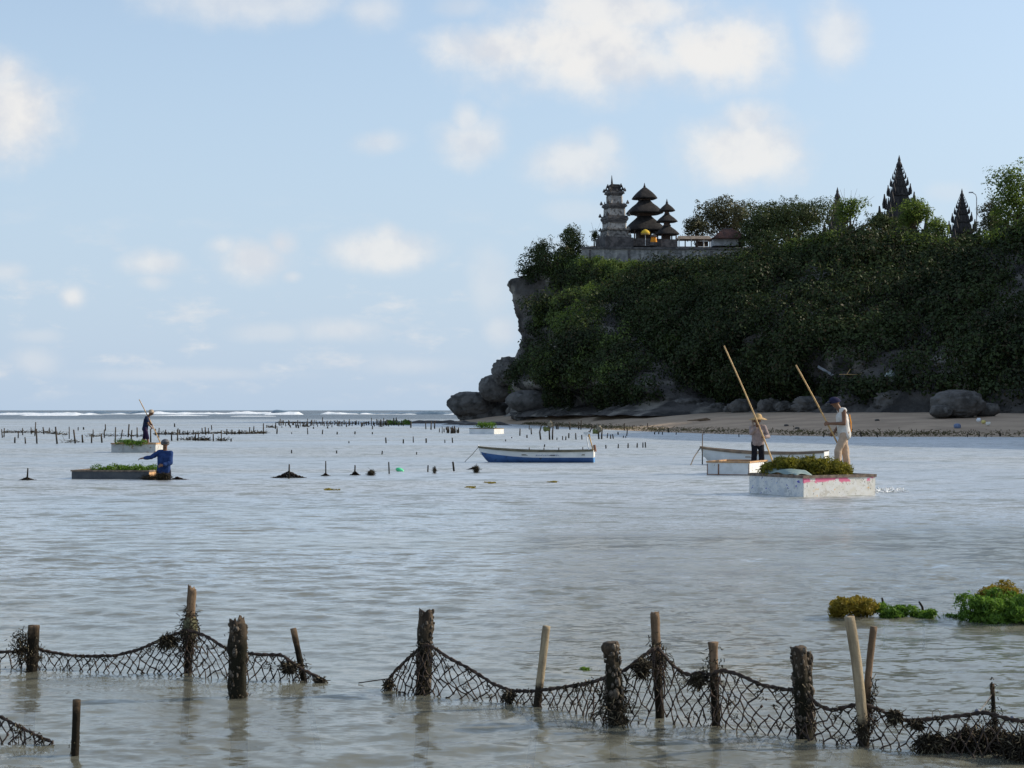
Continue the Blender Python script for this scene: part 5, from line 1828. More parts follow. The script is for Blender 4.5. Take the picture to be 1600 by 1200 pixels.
# the man in blue, wading
BY = 47.6
B0 = V3(bx(258, BY), BY, -.52)
J = {'head': V3(.015, -.07, 1.475), 'neck': V3(0, -.02, 1.345), 'chest': V3(-.01, 0, 1.13), 'pelvis': V3(-.04, .02, .76),
     'sh_l': V3(.145, -.02, 1.235), 'sh_r': V3(-.165, .0, 1.25), 'el_l': V3(.17, -.10, .98), 'wr_l': V3(-.02, -.22, .92),
     'el_r': V3(-.36, -.05, 1.12), 'wr_r': V3(-.56, -.06, 1.10), 'hip_l': V3(.05, .02, .74), 'hip_r': V3(-.13, .02, .74),
     'kn_l': V3(.09, -.10, .40), 'kn_r': V3(-.16, -.10, .40), 'an_l': V3(.10, .05, .08), 'an_r': V3(-.17, .05, .08),
     'hd_r': V3(-1, -.1, -.12), 'palm_r': V3(0, .2, -1), 'curl_r': .6, 'hd_l': V3(-1, -.2, -.25), 'palm_l': V3(0, .8, -.4), 'curl_l': 1.2}
m_bl = cloth('blue_shirt', (.016, .036, .115), (.026, .055, .16))
r_, up_, sd_ = person('man in a long sleeved blue shirt wading to his thighs beside the dark grey raft', B0, J, skin_d, m_bl, cloth('wet_trousers', (.015, .017, .03), (.02, .022, .035)), 'long', 'long', V3(.35, -1, -.1))
folded(J['head'], up_, V3(.35, -1, -.1).normalized(), cloth('grey_cap', (.15, .15, .16), (.10, .10, .11)), r_, 'cap', .116, True, cloth('black_visor', (.015, .015, .016), None))

# ------------------------------------------------------------------ posts of the near net fence
def np_post(name, rad, H, seed, amp, n=22, m=46, knob=0.0, ragged=.0, flare=0., z0=-.55, bend=0.0, rings=0.0, taper=1.0):
    zs = np.linspace(z0, H, m)
    th = np.linspace(0, 2 * math.pi, n, endpoint=False)
    T, Z = np.meshgrid(th, zs)
    P = np.stack([np.cos(T).ravel() * 1.2, np.sin(T).ravel() * 1.2, (Z * (.16 / max(rad, .02))).ravel() * 1.0 + seed * 9.1], 1)
    d = fbm(P * 1.6, 4, seed).reshape(T.shape)
    fine = fbm(np.stack([np.cos(T).ravel() * 3, np.sin(T).ravel() * 3, Z.ravel() * 26], 1), 3, seed + 9).reshape(T.shape)
    t = (Z - 0) / max(H, .01)
    prof = 1 + amp * 2.0 * d + amp * .9 * fine + (taper - 1) * np.clip(t, 0, 1)
    if rings:
        prof = prof + rings * np.maximum(0, np.sin(Z * 24 + seed * 2 + .8 * np.sin(T + seed)))
    if knob:
        prof = prof * (1 - .22 * np.exp(-((t - .80) / .07) ** 2)) + knob * np.exp(-((t - .93) / .06) ** 2) * (1 + .5 * np.cos(T - 2.6))
    if flare:
        prof = prof + flare * np.exp(-((t - 1) / .05) ** 2)
    Rr = rad * prof
    zz = Z.copy()
    zz[-1] += ragged * fbm(np.stack([np.cos(th) * 2.2, np.sin(th) * 2.2, th * 0 + seed], 1), 3, seed + 2)
    zz[-2] += ragged * .4 * fbm(np.stack([np.cos(th) * 2.2, np.sin(th) * 2.2, th * 0 + seed], 1), 3, seed + 2)
    X = Rr * np.cos(T) + bend * np.sin(np.clip(t, 0, 1) * math.pi)
    Y = Rr * np.sin(T)
    V = np.stack([X, Y, zz], -1).reshape(-1, 3)
    F4 = [(i * n + j, i * n + (j + 1) % n, (i + 1) * n + (j + 1) % n, (i + 1) * n + j) for i in range(m - 1) for j in range(n)]
    V = V.tolist() + [[float(X[-1].mean()), float(Y[-1].mean()), float(zz[-1].mean()) - .008]]
    F3 = [((m - 1) * n + j, (m - 1) * n + (j + 1) % n, len(V) - 1) for j in range(n)]
    me = bpy.data.meshes.new(name)
    me.from_pydata(V, [], F4 + F3)
    me.polygons.foreach_set('use_smooth', np.ones(len(me.polygons), dtype=bool))
    me.update()
    return me


def tuft(c, n, rad, length, seed, down=.7):
    rg_ = np.random.default_rng(seed)
    A = np.array(c) + rg_.normal(size=(n, 3)) * np.array(rad) * np.array([.62, .62, 1])
    D = rg_.normal(size=(n, 3)) * .6
    D[:, 2] -= down
    D /= np.linalg.norm(D, axis=1, keepdims=True)
    length = length * .42
    B = A + D * length * (.4 + rg_.random(n))[:, None]
    Cm = B + (D + rg_.normal(size=(n, 3)) * .7) * length * .4
    return np.concatenate([A, B]), np.concatenate([B, Cm])


POSTS = []
m_barn = pmat('barnacle_crust', (0.13, 0.105, 0.08), (0.03, 0.026, 0.02), 40.0, .95, .3, c3=(.24, .22, .19), s3=60.0, t3=(.6, .68))


def post(xt, yt, xb, yb, wpx, mat, label, seed, amp=.16, **kw):
    b = wpos(xb, yb)
    k_ = b.y / F
    H = (yb - yt) * k_
    me = np_post('net_post', wpx * k_ / 2, H, seed, amp, **kw)
    root = thing('net_post', label, 'post', b, 0, 'posts of the near net fence')
    o_ = link('timber', me, M[mat], root)
    dx = (xt - xb) * k_
    root.rotation_euler = (RNG.normal() * .02, math.atan2(dx, H), RNG.random() * .3)
    if mat == 'post_dark':       # barnacles and knots of bark
        rg2 = np.random.default_rng(seed + 70)
        bm_ = MB()
        for i in range(110):
            a, z = rg2.random() * 6.28, H * rg2.random() ** .8
            q_ = rg2.uniform(.004, .013) * (1.6 if i % 9 == 0 else 1)
            bm_.ball((math.cos(a) * wpx * k_ * .5, math.sin(a) * wpx * k_ * .5, z), (q_, q_, q_ * rg2.uniform(.8, 2.0)), 6, 4)
        Vb = np.array(bm_.v)
        bm_.v = (Vb + .004 * np.stack([vnoise(Vb * 160, 5 + j) for j in range(3)], 1)).tolist()
        bc = bm_.build('barnacles', m_barn, root, True)
        bc['kind'] = 'stuff'
    POSTS.append((b, H, wpx * k_ / 2, root))
    return root, H, wpx * k_ / 2


def grow(root, H, r, lst, seed):
    A, B = [], []
    for i, (z, n, rr, ln) in enumerate(lst):
        a, b = tuft((0, 0, z), n, (r * .85 + rr, r * .85 + rr, .035 + rr), ln, seed + i)
        A.append(a)
        B.append(b)
    V, Fc = strands(np.concatenate(A), np.concatenate(B), .0036, .0016, 3)
    o_ = link('algae_tuft', np_mesh('algae_tuft', V, Fc), M['algae'], root)
    o_['kind'] = 'stuff'
    return o_


p = post(53, 977, 50, 1048, 17, 'post_brown', 'short brown post near the left edge, a ball of weed tied to it', 1, .10, taper=1.05)
grow(*p, [(.13, 160, .03, .05), (.04, 120, .02, .05)], 1)
o = grow(p[0], p[1], p[2], [(.16, 420, .022, .045)], 2)
o.location = (-.075, -.02, .02)
p = post(300, 917, 293, 1052, 12, 'post_brown', 'tall split cane post whose middle is wrapped with torn net', 2, .14, ragged=.05, taper=1.1)
grow(*p, [(.37, 260, .02, .06), (.28, 260, .03, .09), (.18, 160, .03, .08)], 7)
w_ = MB().lathe([(.03, .25), (.045, .28), (.05, .33), (.046, .37), (.036, .395)], 10)
V_ = np.array(w_.v)
V_ *= (1 + .18 * vnoise(V_ * 40, 3))[:, None] * np.array([[1, 1, 0]]) + np.array([[0, 0, 1]])
w_.v = V_.tolist()
w_.build('weed_wrapping', pmat('weedy_wrap', (.20, .19, .11), (.08, .08, .045), 30.0, .9, .6), p[0], True)
p = post(372, 974, 372, 1090, 26, 'post_dark', 'thick gnarled barnacled post standing in front of the left net', 3, .20, ragged=.09, rings=.10)
grow(*p, [(.05, 120, .005, .04), (.22, 70, .005, .03), (.36, 60, .003, .025)], 12)
p = post(458, 980, 475, 1062, 9.5, 'post_brown', 'thin leaning stake at the right end of the left net', 4, .08)
grow(*p, [(.05, 120, .02, .05)], 15)
p = post(667, 955, 661, 1084, 22, 'post_dark', 'thick dark stump post at the left end of the long net', 5, .17, ragged=.035, rings=.07, taper=.95)
grow(*p, [(.28, 120, .006, .05), (.17, 160, .006, .06), (.05, 120, .006, .05)], 21)
p = post(854, 977, 839, 1105, 12.5, 'post_pale', 'clean pale stake leaning right, alone in the sag of the long net', 6, .04, taper=1.0)
p = post(955, 1003, 963, 1132, 25, 'post_dark', 'dark knotty post with a knob on its top', 7, .16, knob=.30, rings=.05, taper=.85)
grow(*p, [(.14, 240, .03, .08), (.05, 260, .035, .09)], 31)
p = post(1022, 957, 1031, 1123, 14, 'post_brown', 'tall slim brown post that lifts the long net to a peak', 8, .09, ragged=.02)
grow(*p, [(.40, 200, .012, .05), (.34, 160, .02, .10)], 41)
p = post(1114, 1003, 1119, 1136, 13.5, 'post_brown', 'slim post with a flared pale top, cord tied round its neck', 9, .08, flare=.25)
grow(*p, [(.36, 90, .02, .05), (.24, 130, .012, .05), (.10, 110, .006, .04)], 51)
p = post(1247, 1010, 1258, 1152, 24, 'post_dark', 'thick dark post green with algae, right of the flared post', 10, .12, rings=.05, ragged=.015)
grow(*p, [(.10, 160, .006, .05), (.22, 100, .006, .04), (.33, 60, .004, .04)], 61)
p = post(1262, 1018, 1269, 1147, 10, 'post_dark', 'thinner brown post tied close behind the thick algae covered post', 11, .12)
p = post(1327, 962, 1350, 1166, 16.5, 'post_pale', 'longest pale bare pole, leaning left out of the long net', 12, .04, bend=.012, taper=1.0)
grow(*p, [(.10, 140, .01, .05)], 71)
p = post(1367, 979, 1353, 1160, 11, 'post_brown', 'dark brown pole crossing the foot of the longest pale pole', 13, .06, bend=-.012)
grow(*p, [(.25, 150, .02, .06), (.12, 150, .02, .06)], 81)
p = post(1550, 1068, 1555, 1152, 6.5, 'post_brown', 'thin reddish stick with a knot of twine near its top, at the far right', 14, .10)
grow(*p, [(.26, 40, .008, .03), (.10, 120, .02, .05)], 91)
p = post(120, 1093, 117, 1179, 12, 'post_brown', 'dark cut stake standing alone at the bottom left', 15, .05, taper=1.0)
grow(*p, [(.03, 50, .002, .025)], 95)
for (xt, yt, xb, yb, lab) in ((1378, 934, 1381, 955, 'upright grey stick in the low green seaweed patch'), (1436, 940, 1443, 957, 'curved grey stick at the right of the low green seaweed patch')):
    b = wpos(xb, yb + 6)
    k_ = b.y / F
    pts = [(0, 0, -.3), (0, 0, .02), ((xt - xb) * k_ * .3, 0, (yb + 6 - yt) * k_ * .65), ((xt - xb) * k_, 0, (yb + 6 - yt) * k_)]
    tag(MB().tube(pts, [.012, .012, .011, .009], 7).build('stick', M['stake'], None, True, b), lab, 'stick')


# ------------------------------------------------------------------ nets
def net(label, top, base, seed, cell=.064, rowh=.043, r=.0040, peaks=(), extra=0, rope_r=.008):
    """top, base: lists of photo points along the upper rope and along the water line"""
    root0 = wpos(*base[len(base) // 2])
    tx = np.array([t[0] for t in top], float)
    ty = np.array([t[1] for t in top], float)
    bxp = np.array([t[0] for t in base], float)
    byp = np.array([t[1] for t in base], float)
    fx = np.linspace(tx[0], tx[-1], 4000)
    wy = np.interp(fx, bxp, byp)
    Yd = CH * F / (wy - HZ)
    X = (fx - 800) / F * Yd
    s = np.concatenate([[0], np.cumsum(np.hypot(np.diff(X), np.diff(Yd)))])
    zt_ = CH - (np.interp(fx, tx, ty) - HZ) / F * Yd
    # smooth the rope a little
    ker = np.hanning(61)
    ker /= ker.sum()
    zt_ = np.convolve(np.pad(zt_, 30, 'edge'), ker, 'valid')
    n = int(s[-1] / cell)
    rg_ = np.random.default_rng(seed)
    rows_max = 16
    pos_, ok = {}, {}
    ph = rg_.random() * 10
    for k_ in range(rows_max):
        for i in range(n + 1):
            ss = (i + (.5 if k_ % 2 else 0)) * cell
            if ss > s[-1]: continue
            # gather the meshes towards the posts that carry the net
            zz0 = np.interp(ss, s, zt_)
            for pk in peaks:
                sp = np.interp(pk, fx, s)
                wgt = math.exp(-((ss - sp) / .20) ** 2) * math.exp(-k_ / 3.5) * .75
                ss = ss + (sp - ss) * wgt
            x, y, z = np.interp(ss, s, X), np.interp(ss, s, Yd), np.interp(ss, s, zt_)
            full = max(z, .02)
            nrow = max(2, full / rowh)
            z = z - k_ * rowh * (1 + .25 * math.sin(ss * 2.3 + ph)) - (0.25 * rowh * k_ * (z / .35) if z > .12 else 0) * .6
            j = rg_.normal(size=3) * np.array([.005, .010, .005]) * (0.35 if k_ == 0 else 1)
            y += .05 * math.sin(ss * 3.1 + k_ * .35 + ph) * (k_ / 6) - .012 * k_
            wv = np.array([[ss * 4.5, k_ * .55, seed]])
            wx, wz = vnoise(wv, 3)[0], vnoise(wv, 4)[0]
            pos_[(k_, i)] = np.array([x + j[0] + .020 * wx * min(k_, 3) / 3, y + j[1], z + j[2] + .016 * wz * min(k_, 3) / 3])
    A, B, K = [], [], []
    for (k_, i), P in pos_.items():
        if P[2] < -.10: continue
        K.append(P)
        if k_ == 0: continue
        for di in ((0, -1) if k_ % 2 == 0 else (0, 1)):
            Q = pos_.get((k_ - 1, i + di))
            if Q is None or np.linalg.norm(Q - P) > .2: continue
            if rg_.random() < .04: continue
            if k_ > 1 and vnoise(np.array([[P[0] * 5.5, P[2] * 7, seed + .5]]), 6)[0] > .58: continue
            mid = (P + Q) / 2 + rg_.normal(size=3) * .0035 + np.array([0, 0, -.002])
            A += [Q, mid]
            B += [mid, P]
    root = thing('fishing_net', label, 'net', root0, 0)
    o0 = np.array(root0)
    V, Fc = strands(np.array(A) - o0, np.array(B) - o0, r * (.8 + .5 * rg_.random(len(A))), None, 4)
    m_ = link('netting', np_mesh('netting', V, Fc), M['cord'], root)
    K = np.array(K) - o0
    kv = np.array([(1, 0, 0), (-1, 0, 0), (0, 1, 0), (0, -1, 0), (0, 0, 1), (0, 0, -1)]) * r * 2.0
    V = (K[:, None, :] + kv[None] * (.7 + .7 * rg_.random((len(K), 1, 1)))).reshape(-1, 3)
    f = np.array([(0, 2, 4), (2, 1, 4), (1, 3, 4), (3, 0, 4), (2, 0, 5), (1, 2, 5), (3, 1, 5), (0, 3, 5)])
    kn = link('knots', np_mesh('knots', V, ((np.arange(len(K)) * 6)[:, None, None] + f[None]).reshape(-1, 3)), M['cord'], root)
    kn['kind'] = 'stuff'
    # head rope, two twisted strands
    ss = np.arange(0, s[-1], .03)
    for q in (0, 1):
        pts = []
        for i, a in enumerate(ss):
            pts.append(Vector((np.interp(a, s, X) - o0[0], np.interp(a, s, Yd) - o0[1] + .006 * math.sin(a * 60 + q * 3.1), np.interp(a, s, zt_) - o0[2] + .007 * math.cos(a * 60 + q * 3.1) + .006 * math.sin(a * 9 + seed))))
        MB().tube(pts, [rope_r * (.7 + .5 * abs(math.sin(i * 1.7 + q))) for i in range(len(pts))], 5).build('head_rope', M['cord'], root)
    # weed, frayed ends and fluff caught in the net
    A, B = [], []
    for i in range(int(s[-1] * 6) + extra):
        a = rg_.random() * s[-1]
        zt0 = np.interp(a, s, zt_)
        z = zt0 - rg_.random() ** 2 * max(zt0, .05)
        P = np.array([np.interp(a, s, X), np.interp(a, s, Yd) - .02, z])
        aa, bb_ = tuft(P - o0, 7, (.014, .012, .014), .035, int(rg_.integers(1e6)), .5)
        A.append(aa)
        B.append(bb_)
    V, Fc = strands(np.concatenate(A), np.concatenate(B), .0034, .0018, 3)
    w = link('caught_weed', np_mesh('caught_weed', V, Fc), M['algae'], root)
    w['kind'] = 'stuff'
    return root, (fx, s, X, Yd, zt_)


netA, _ = net('left dark net hanging between the short brown post and the leaning thin stake', [(-60, 1022), (0, 1018), (25, 1019), (50, 1012), (70, 1018), (120, 1024), (180, 1026), (215, 1016), (260, 994), (292, 984), (320, 994), (350, 1012), (372, 1018), (410, 1022), (440, 1024), (470, 1046), (510, 1064)],
              [(-60, 1040), (0, 1042), (190, 1049), (300, 1054), (400, 1062), (510, 1067)], 3, peaks=(50, 294), extra=60)
netB, _ = net('long dark net strung from the thick stump post to the right edge', [(603, 1069), (620, 1046), (640, 1026), (664, 1004), (682, 1014), (700, 1028), (740, 1050), (770, 1068), (800, 1078), (838, 1080), (870, 1077), (900, 1071), (940, 1060), (975, 1050), (1000, 1030), (1027, 1010), (1045, 1033), (1065, 1049), (1080, 1054), (1092, 1049), (1112, 1056), (1125, 1047), (1150, 1054), (1190, 1070), (1230, 1076), (1258, 1076), (1275, 1100), (1300, 1112), (1320, 1107), (1345, 1101), (1365, 1105), (1390, 1116), (1420, 1125), (1460, 1122), (1500, 1120), (1540, 1114), (1570, 1122), (1600, 1126), (1680, 1130)],
              [(603, 1076), (660, 1085), (760, 1094), (840, 1105), (900, 1113), (960, 1129), (1030, 1125), (1120, 1138), (1250, 1152), (1350, 1163), (1450, 1170), (1600, 1182), (1680, 1188)], 8, peaks=(664, 1027, 1118), extra=120)
netC, _ = net('torn scrap of net running into the water at the bottom left corner', [(-90, 1095), (0, 1118), (30, 1134), (60, 1151), (88, 1164)], [(-90, 1150), (0, 1158), (88, 1167)], 13, extra=20, rope_r=.006)


def tangle(label, c, n, rad, ln, seed, loops=30, name='weed_tangle'):
    c = np.array(c)
    rg_ = np.random.default_rng(seed)
    d = rg_.normal(size=(n, 3))
    d /= np.linalg.norm(d, axis=1, keepdims=True)
    ln = ln * .55
    A = d * np.array(rad) * (.3 + .6 * rg_.random((n, 1)))
    A[:, 2] = np.maximum(A[:, 2], -c[2] - .05)
    D = d * .25 + rg_.normal(size=(n, 3)) * .75 + np.array([0, 0, -.75])
    B = A + D * ln * .6
    Cc = B + (D * .6 + rg_.normal(size=(n, 3)) * .8) * ln * .6
    V, Fc = strands(np.concatenate([A, B]), np.concatenate([B, Cc]), .0045, .0022, 3)
    o_ = link(name, np_mesh(name, V, Fc), M['algae'], None, c)
    return tag(o_, label, 'weed tangle', 'tangles of weed caught along the nets')


def onnet(px_, py_, wy):
    y_ = CH * F / (wy - HZ)
    return np.array(at(px_, py_, y_ - .04))


tangle('bristly dark weed mass at the foot of the net, under the thin reddish stick', onnet(1535, 1158, 1170), 3000, (.235, .09, .075), .06, 1)
tangle('bristly dark weed mass reaching the right edge, lowest in the picture', onnet(1618, 1166, 1182), 2600, (.20, .09, .08), .06, 2)
tangle('fringe of dark weed left of the bristly masses at the foot of the net', onnet(1455, 1160, 1172), 900, (.09, .05, .05), .05, 3)
tangle('knot of dark weed on the head rope right of the two crossed poles', onnet(1398, 1117, 1166), 500, (.045, .03, .032), .03, 4)
tangle('small weed knot on the head rope further right', onnet(1432, 1130, 1168), 320, (.04, .03, .02), .03, 5)
tangle('clot of weed where the long net touches the clean pale stake', onnet(795, 1088, 1100), 380, (.03, .025, .03), .03, 6)
tangle('frayed brown tuft at the torn left tip of the long net', onnet(608, 1068, 1077), 260, (.03, .03, .022), .035, 7)
tangle('clot of weed on the slope of the left net before the cane post', onnet(262, 999, 1053), 520, (.06, .03, .028), .05, 8)
tangle('clot of weed at the right end of the left net, by the leaning stake', onnet(452, 1040, 1063), 500, (.055, .03, .03), .04, 9)
tangle('dark weed hanging where the net rises to the tall slim brown post', onnet(1004, 1040, 1127), 420, (.035, .03, .045), .05, 10)
tangle('twisted clot of net left of the flared post', onnet(1090, 1060, 1134), 360, (.045, .03, .03), .04, 11)
tangle('trailing scrap of weed past the end of the left net', onnet(500, 1062, 1066), 150, (.045, .03, .01), .03, 12)
# twine loops
lp_ = MB()
c0 = Vector(onnet(1463, 1116, 1170))
pts = [(.022 * math.cos(a), 0, .026 * math.sin(a)) for a in np.linspace(-1.2, 4.3, 18)]
tag(lp_.tube(pts, .0022, 5).build('twine_loop', M['rope'], None, False, c0), 'thin loop of twine sticking up from the head rope at the right', 'twine')
a_, b_ = Vector(onnet(1549, 1086, 1152)), Vector(onnet(1530, 1112, 1168))
tag(MB().tube([(0, 0, 0), (b_ - a_) * .5 + Vector((0, 0, -.004)), b_ - a_], .0026, 5).build('tie_line', M['rope'], None, False, a_), 'short grey tie line from the thin reddish stick down to the net', 'twine')
a_, b_ = wpos(560, 1068), wpos(610, 1068)
tag(MB().tube([(0, 0, .004), (b_ - a_) * .5 + Vector((0, 0, .02)), b_ - a_ + Vector((0, 0, .035))], .004, 5).build('tie_line', M['cord'], None, False, a_), 'dark line trailing in the water left of the long net', 'twine')
for (px_, py_, wy, lab) in ((1527, 1113, 1168, 'small grey float on the head rope left of the thin reddish stick'), (1582, 1124, 1174, 'small grey float on the head rope at the right edge')):
    tag(MB().ball((0, 0, 0), (.016, .016, .020), 10, 8).build('net_float', pmat('float_grey', (.16, .18, .22), (.10, .11, .13), 20, .6, .1), None, True, Vector(onnet(px_, py_, wy))), lab, 'float')

# ------------------------------------------------------------------ stakes in the shallows
unit = []
for i in range(5):
    unit.append(np_post('stake_mesh', 1.0, 1.0, 40 + i, .16, 8, 12, z0=-.5, ragged=.02, taper=.85))
    unit[-1].materials.append(M['stake'])


def stake(px_, pt, pb, w, lean, label, i):
    b = wpos(px_, pb)
    k_ = b.y / F
    o_ = bpy.data.objects.new('stake', unit[i % 5])
    COL.objects.link(o_)
    o_.location = b
    H = max((pb - pt) * k_, .08)
    o_.scale = (w * k_ / 2, w * k_ / 2, H)
    o_.rotation_euler = (RNG.normal() * .04, lean, RNG.random() * 6)
    return tag(o_, label, 'stake', 'stakes of the seaweed plots')


def C5(x): return x / 3.81
def C6(x): return 400 + x / 4.444
def C7(x): return 720 + x / 4.21


cnt = 0
ORD = 'first second third fourth fifth sixth seventh eighth ninth tenth eleventh twelfth thirteenth fourteenth fifteenth sixteenth seventeenth eighteenth nineteenth twentieth twenty-first twenty-second twenty-third twenty-fourth'.split()
G = {
 'L1': ('in the loose front row at the far left', C5, 3.81, [(340, 178, 280), (448, 195, 277), (492, 225, 273), (545, 222, 275), (607, 218, 273), (220, 190, 278), (152, 240, 279), (686, 180, 276), (897, 190, 270), (1022, 212, 262), (1058, 195, 262), (1270, 220, 264), (1375, 250, 266), (88, 240, 275)]),
 'L2': ('in the back rows around the man in navy', C5, 3.81, [(14, 192, 244), (24, 186, 240), (108, 203, 245), (135, 185, 228), (187, 182, 222), (207, 150, 232), (262, 180, 222), (295, 183, 208), (412, 178, 250), (465, 180, 200), (498, 180, 196), (555, 195, 242), (628, 163, 202), (622, 195, 244), (720, 195, 250), (763, 163, 240), (781, 198, 255), (817, 182, 242), (945, 185, 242), (985, 195, 228), (1040, 158, 180), (925, 190, 230), (1070, 195, 226)]),
 'L3': ('in the weedy rows right of the man in navy', C5, 3.81, [(1118, 200, 228), (1150, 198, 226), (1163, 215, 262), (1179, 212, 262), (1205, 185, 222), (1225, 180, 226), (1240, 185, 222), (1260, 168, 196), (1318, 198, 265), (1350, 192, 226), (1380, 195, 224), (1425, 195, 224), (1440, 198, 222), (1465, 208, 222), (1485, 180, 210), (1510, 175, 206), (1568, 158, 222), (1060, 188, 220), (1090, 202, 226), (1398, 205, 224)]),
 'M1': ('without net left of the blue bottomed boat', C6, 4.444, [(925, 452, 534), (1193, 475, 521), (1375, 450, 516)]),
 'M2': ('scattered in open mid water left of the blue bottomed boat', C6, 4.444, [(903, 282, 321), (1023, 294, 323), (1092, 275, 317), (1182, 288, 319), (1312, 297, 319), (1365, 283, 319), (645, 308, 322), (247, 368, 392), (560, 372, 394), (875, 375, 400), (1115, 383, 402)]),
 'M3': ('in the sparse row before the dense far fence', C6, 4.444, [(50, 188, 247), (135, 195, 223), (145, 218, 257), (248, 246, 259), (360, 215, 260), (460, 228, 260), (563, 243, 261), (687, 240, 260), (808, 245, 260), (497, 205, 220), (400, 208, 222), (808, 200, 225), (180, 205, 214), (240, 196, 214), (280, 192, 215), (295, 195, 218)]),
 'F2': ('standing before the dark reef ledge', C6, 4.444, [(1075, 170, 215), (1180, 175, 225), (1215, 168, 228), (1240, 165, 222), (1320, 208, 230)]),
 'R1': ('in the rows just behind the blue bottomed boat', C7, 4.21, [(388, 208, 256), (435, 250, 270), (465, 205, 247), (710, 238, 272), (757, 238, 281), (797, 250, 281), (963, 238, 272), (985, 248, 276), (1003, 246, 276), (632, 268, 284), (670, 258, 284), (690, 260, 284), (1035, 230, 250), (1092, 205, 256), (840, 225, 262), (295, 280, 293), (335, 264, 272), (1070, 256, 270), (1085, 256, 270)]),
 'R2': ('in the row at the blue bottomed boat stern', C7, 4.21, [(955, 316, 340), (1035, 310, 338), (1100, 306, 337), (1160, 304, 334), (1198, 300, 334), (1215, 298, 334), (885, 318, 345), (550, 312, 330)]),
 'R3': ('along the waterline at the left half of the beach', C7, 4.21, [(450, 188, 216), (718, 166, 216), (790, 155, 216), (630, 168, 214), (1075, 173, 222), (1130, 186, 220), (1232, 173, 222), (775, 165, 214), (862, 180, 215), (640, 178, 214), (1365, 205, 235)]),
}
for key, (lab, fxn, sc, lst) in G.items():
    for oi, (x, a, b) in enumerate(sorted(lst)):
        w = 2.6 if key in ('L1', 'M1') else 2.0
        stake(fxn(x), 620 + a / sc, 620 + b / sc, w * RNG.uniform(.8, 1.2), RNG.normal() * .07, ORD[oi] + ' stake from the left ' + lab, cnt)
        cnt += 1
# dense far fence
for i in range(64):
    px_ = 430 + (i + RNG.random() * .8) * 3.15
    pb = 663.4 + RNG.random() * 3.0 + (1.6 if i % 7 == 0 else 0)
    stake(px_, pb - RNG.uniform(5, 9) - (4 if RNG.random() > .85 else 0), pb, RNG.uniform(1.4, 2.0), RNG.normal() * .08, 'far upright stake in the dense fence of stakes before the surf', i)
for i in range(26):
    px_ = 684 + RNG.random() * 34
    if i < 14:
        px_ = 698 + RNG.random() * 20
    pb = 675.5 + RNG.random() * 2
    stake(px_, pb - RNG.uniform(5, 11), pb, RNG.uniform(1.3, 2.0), RNG.normal() * .15, 'pale weathered stake in the tight cluster left of the small far raft', i)
for i in range(16):
    px_ = 1010 + RNG.random() * 590
    pb = 682 + RNG.random() * 1.5 - (px_ < 1100) * 4
    stake(px_, pb - RNG.uniform(3, 9), pb, RNG.uniform(1.2, 1.8), RNG.normal() * .12, 'thin little stick standing in the weedy edge of the right half of the beach', i)

# netted mounds and balls of net on the front mid row
def mound(px_, py_top, py_b, half, label, seed, H=None):
    b = wpos(px_, py_b)
    k_ = b.y / F
    n = 46
    rg_ = np.random.default_rng(seed)
    A, B = [], []
    hw, hh = half * k_, (py_b - py_top) * k_
    rows_ = 8
    f_ = lambda t: max(0, 1 - abs(t)) ** 1.4
    P = {}
    for j in range(rows_):
        for i in range(n + 1):
            t = -1 + 2 * (i + (.5 if j % 2 else 0)) / n
            P[(j, i)] = np.array([t * hw, rg_.normal() * .03 + .1 * (j - 3) * .2, hh * f_(t) * (1 - j / (rows_ - 1)) - .02 + rg_.normal() * .008])
    for (j, i), p_ in P.items():
        if j == 0:
            if (0, i + 1) in P:
                A.append(p_); B.append(P[(0, i + 1)])
            continue
        for di in ((0, -1) if j % 2 == 0 else (0, 1)):
            q_ = P.get((j - 1, i + di))
            if q_ is not None:
                A.append(p_); B.append(q_)
    V, Fc = strands(A, B, .012, None, 4)
    o_ = link('net_mound', np_mesh('net_mound', V, Fc), M['cord'], None, b)
    return tag(o_, label, 'net')


stake(C5(162), 620 + 425 / 3.81, 620 + 497 / 3.81, 2.6, 0, 'single stake rising from the netted mound at the left edge', 1)
mound(43, 744, 750, 16, 'small low mound of net round the single stake at the left edge', 1)
stake(C6(228), 620 + 468 / 4.444, 620 + 568 / 4.444, 2.8, 0, 'stake at the peak of the widest net mound in mid water', 2)
mound(452, 735, 746.5, 32, 'widest net mound in mid water, tent shaped around its stake', 2)
stake(C6(485), 620 + 447 / 4.444, 620 + 545 / 4.444, 2.4, 0, 'tall thin stake in the second net mound from the widest one', 3)
mound(509, 737.5, 743.5, 8, 'second small net mound, right of the widest one', 3)
stake(C6(685), 620 + 475 / 4.444, 620 + 542 / 4.444, 2.6, 0, 'stake in the third net mound, left of the round weed ball', 4)
mound(555, 734.5, 742.5, 10, 'third small net mound, left of the round weed ball', 4)
mound(740, 728, 733.5, 13, 'brown net bundle in front of the bow of the blue bottomed boat', 5)
mound(278, 744, 749.5, 20, 'bundle of net gathered at the waist of the man in blue, trailing right', 6)
tangle('round brown weed ball between the third net mound and the lone stake', wpos(580, 738.5, .08), 500, (.11, .10, .10), .08, 31)
tangle('small brown weed lump left of the rightmost lone stake', wpos(679, 734.5, .1), 260, (.05, .05, .13), .06, 32)
tangle('dark weed bundle on the net at the bow of the blue bottomed boat', wpos(744, 732.5, .12), 460, (.09, .08, .15), .08, 33)
tangle('dark wet net gathered against the hips of the man in blue', Vector((B0.x - .05, B0.y - .12, .10)), 900, (.30, .10, .12), .08, 34)
tangle('dark weed bundle between the grey raft and the man in blue', Vector((B0.x - .42, B0.y - .05, .06)), 500, (.26, .12, .10), .09, 35)
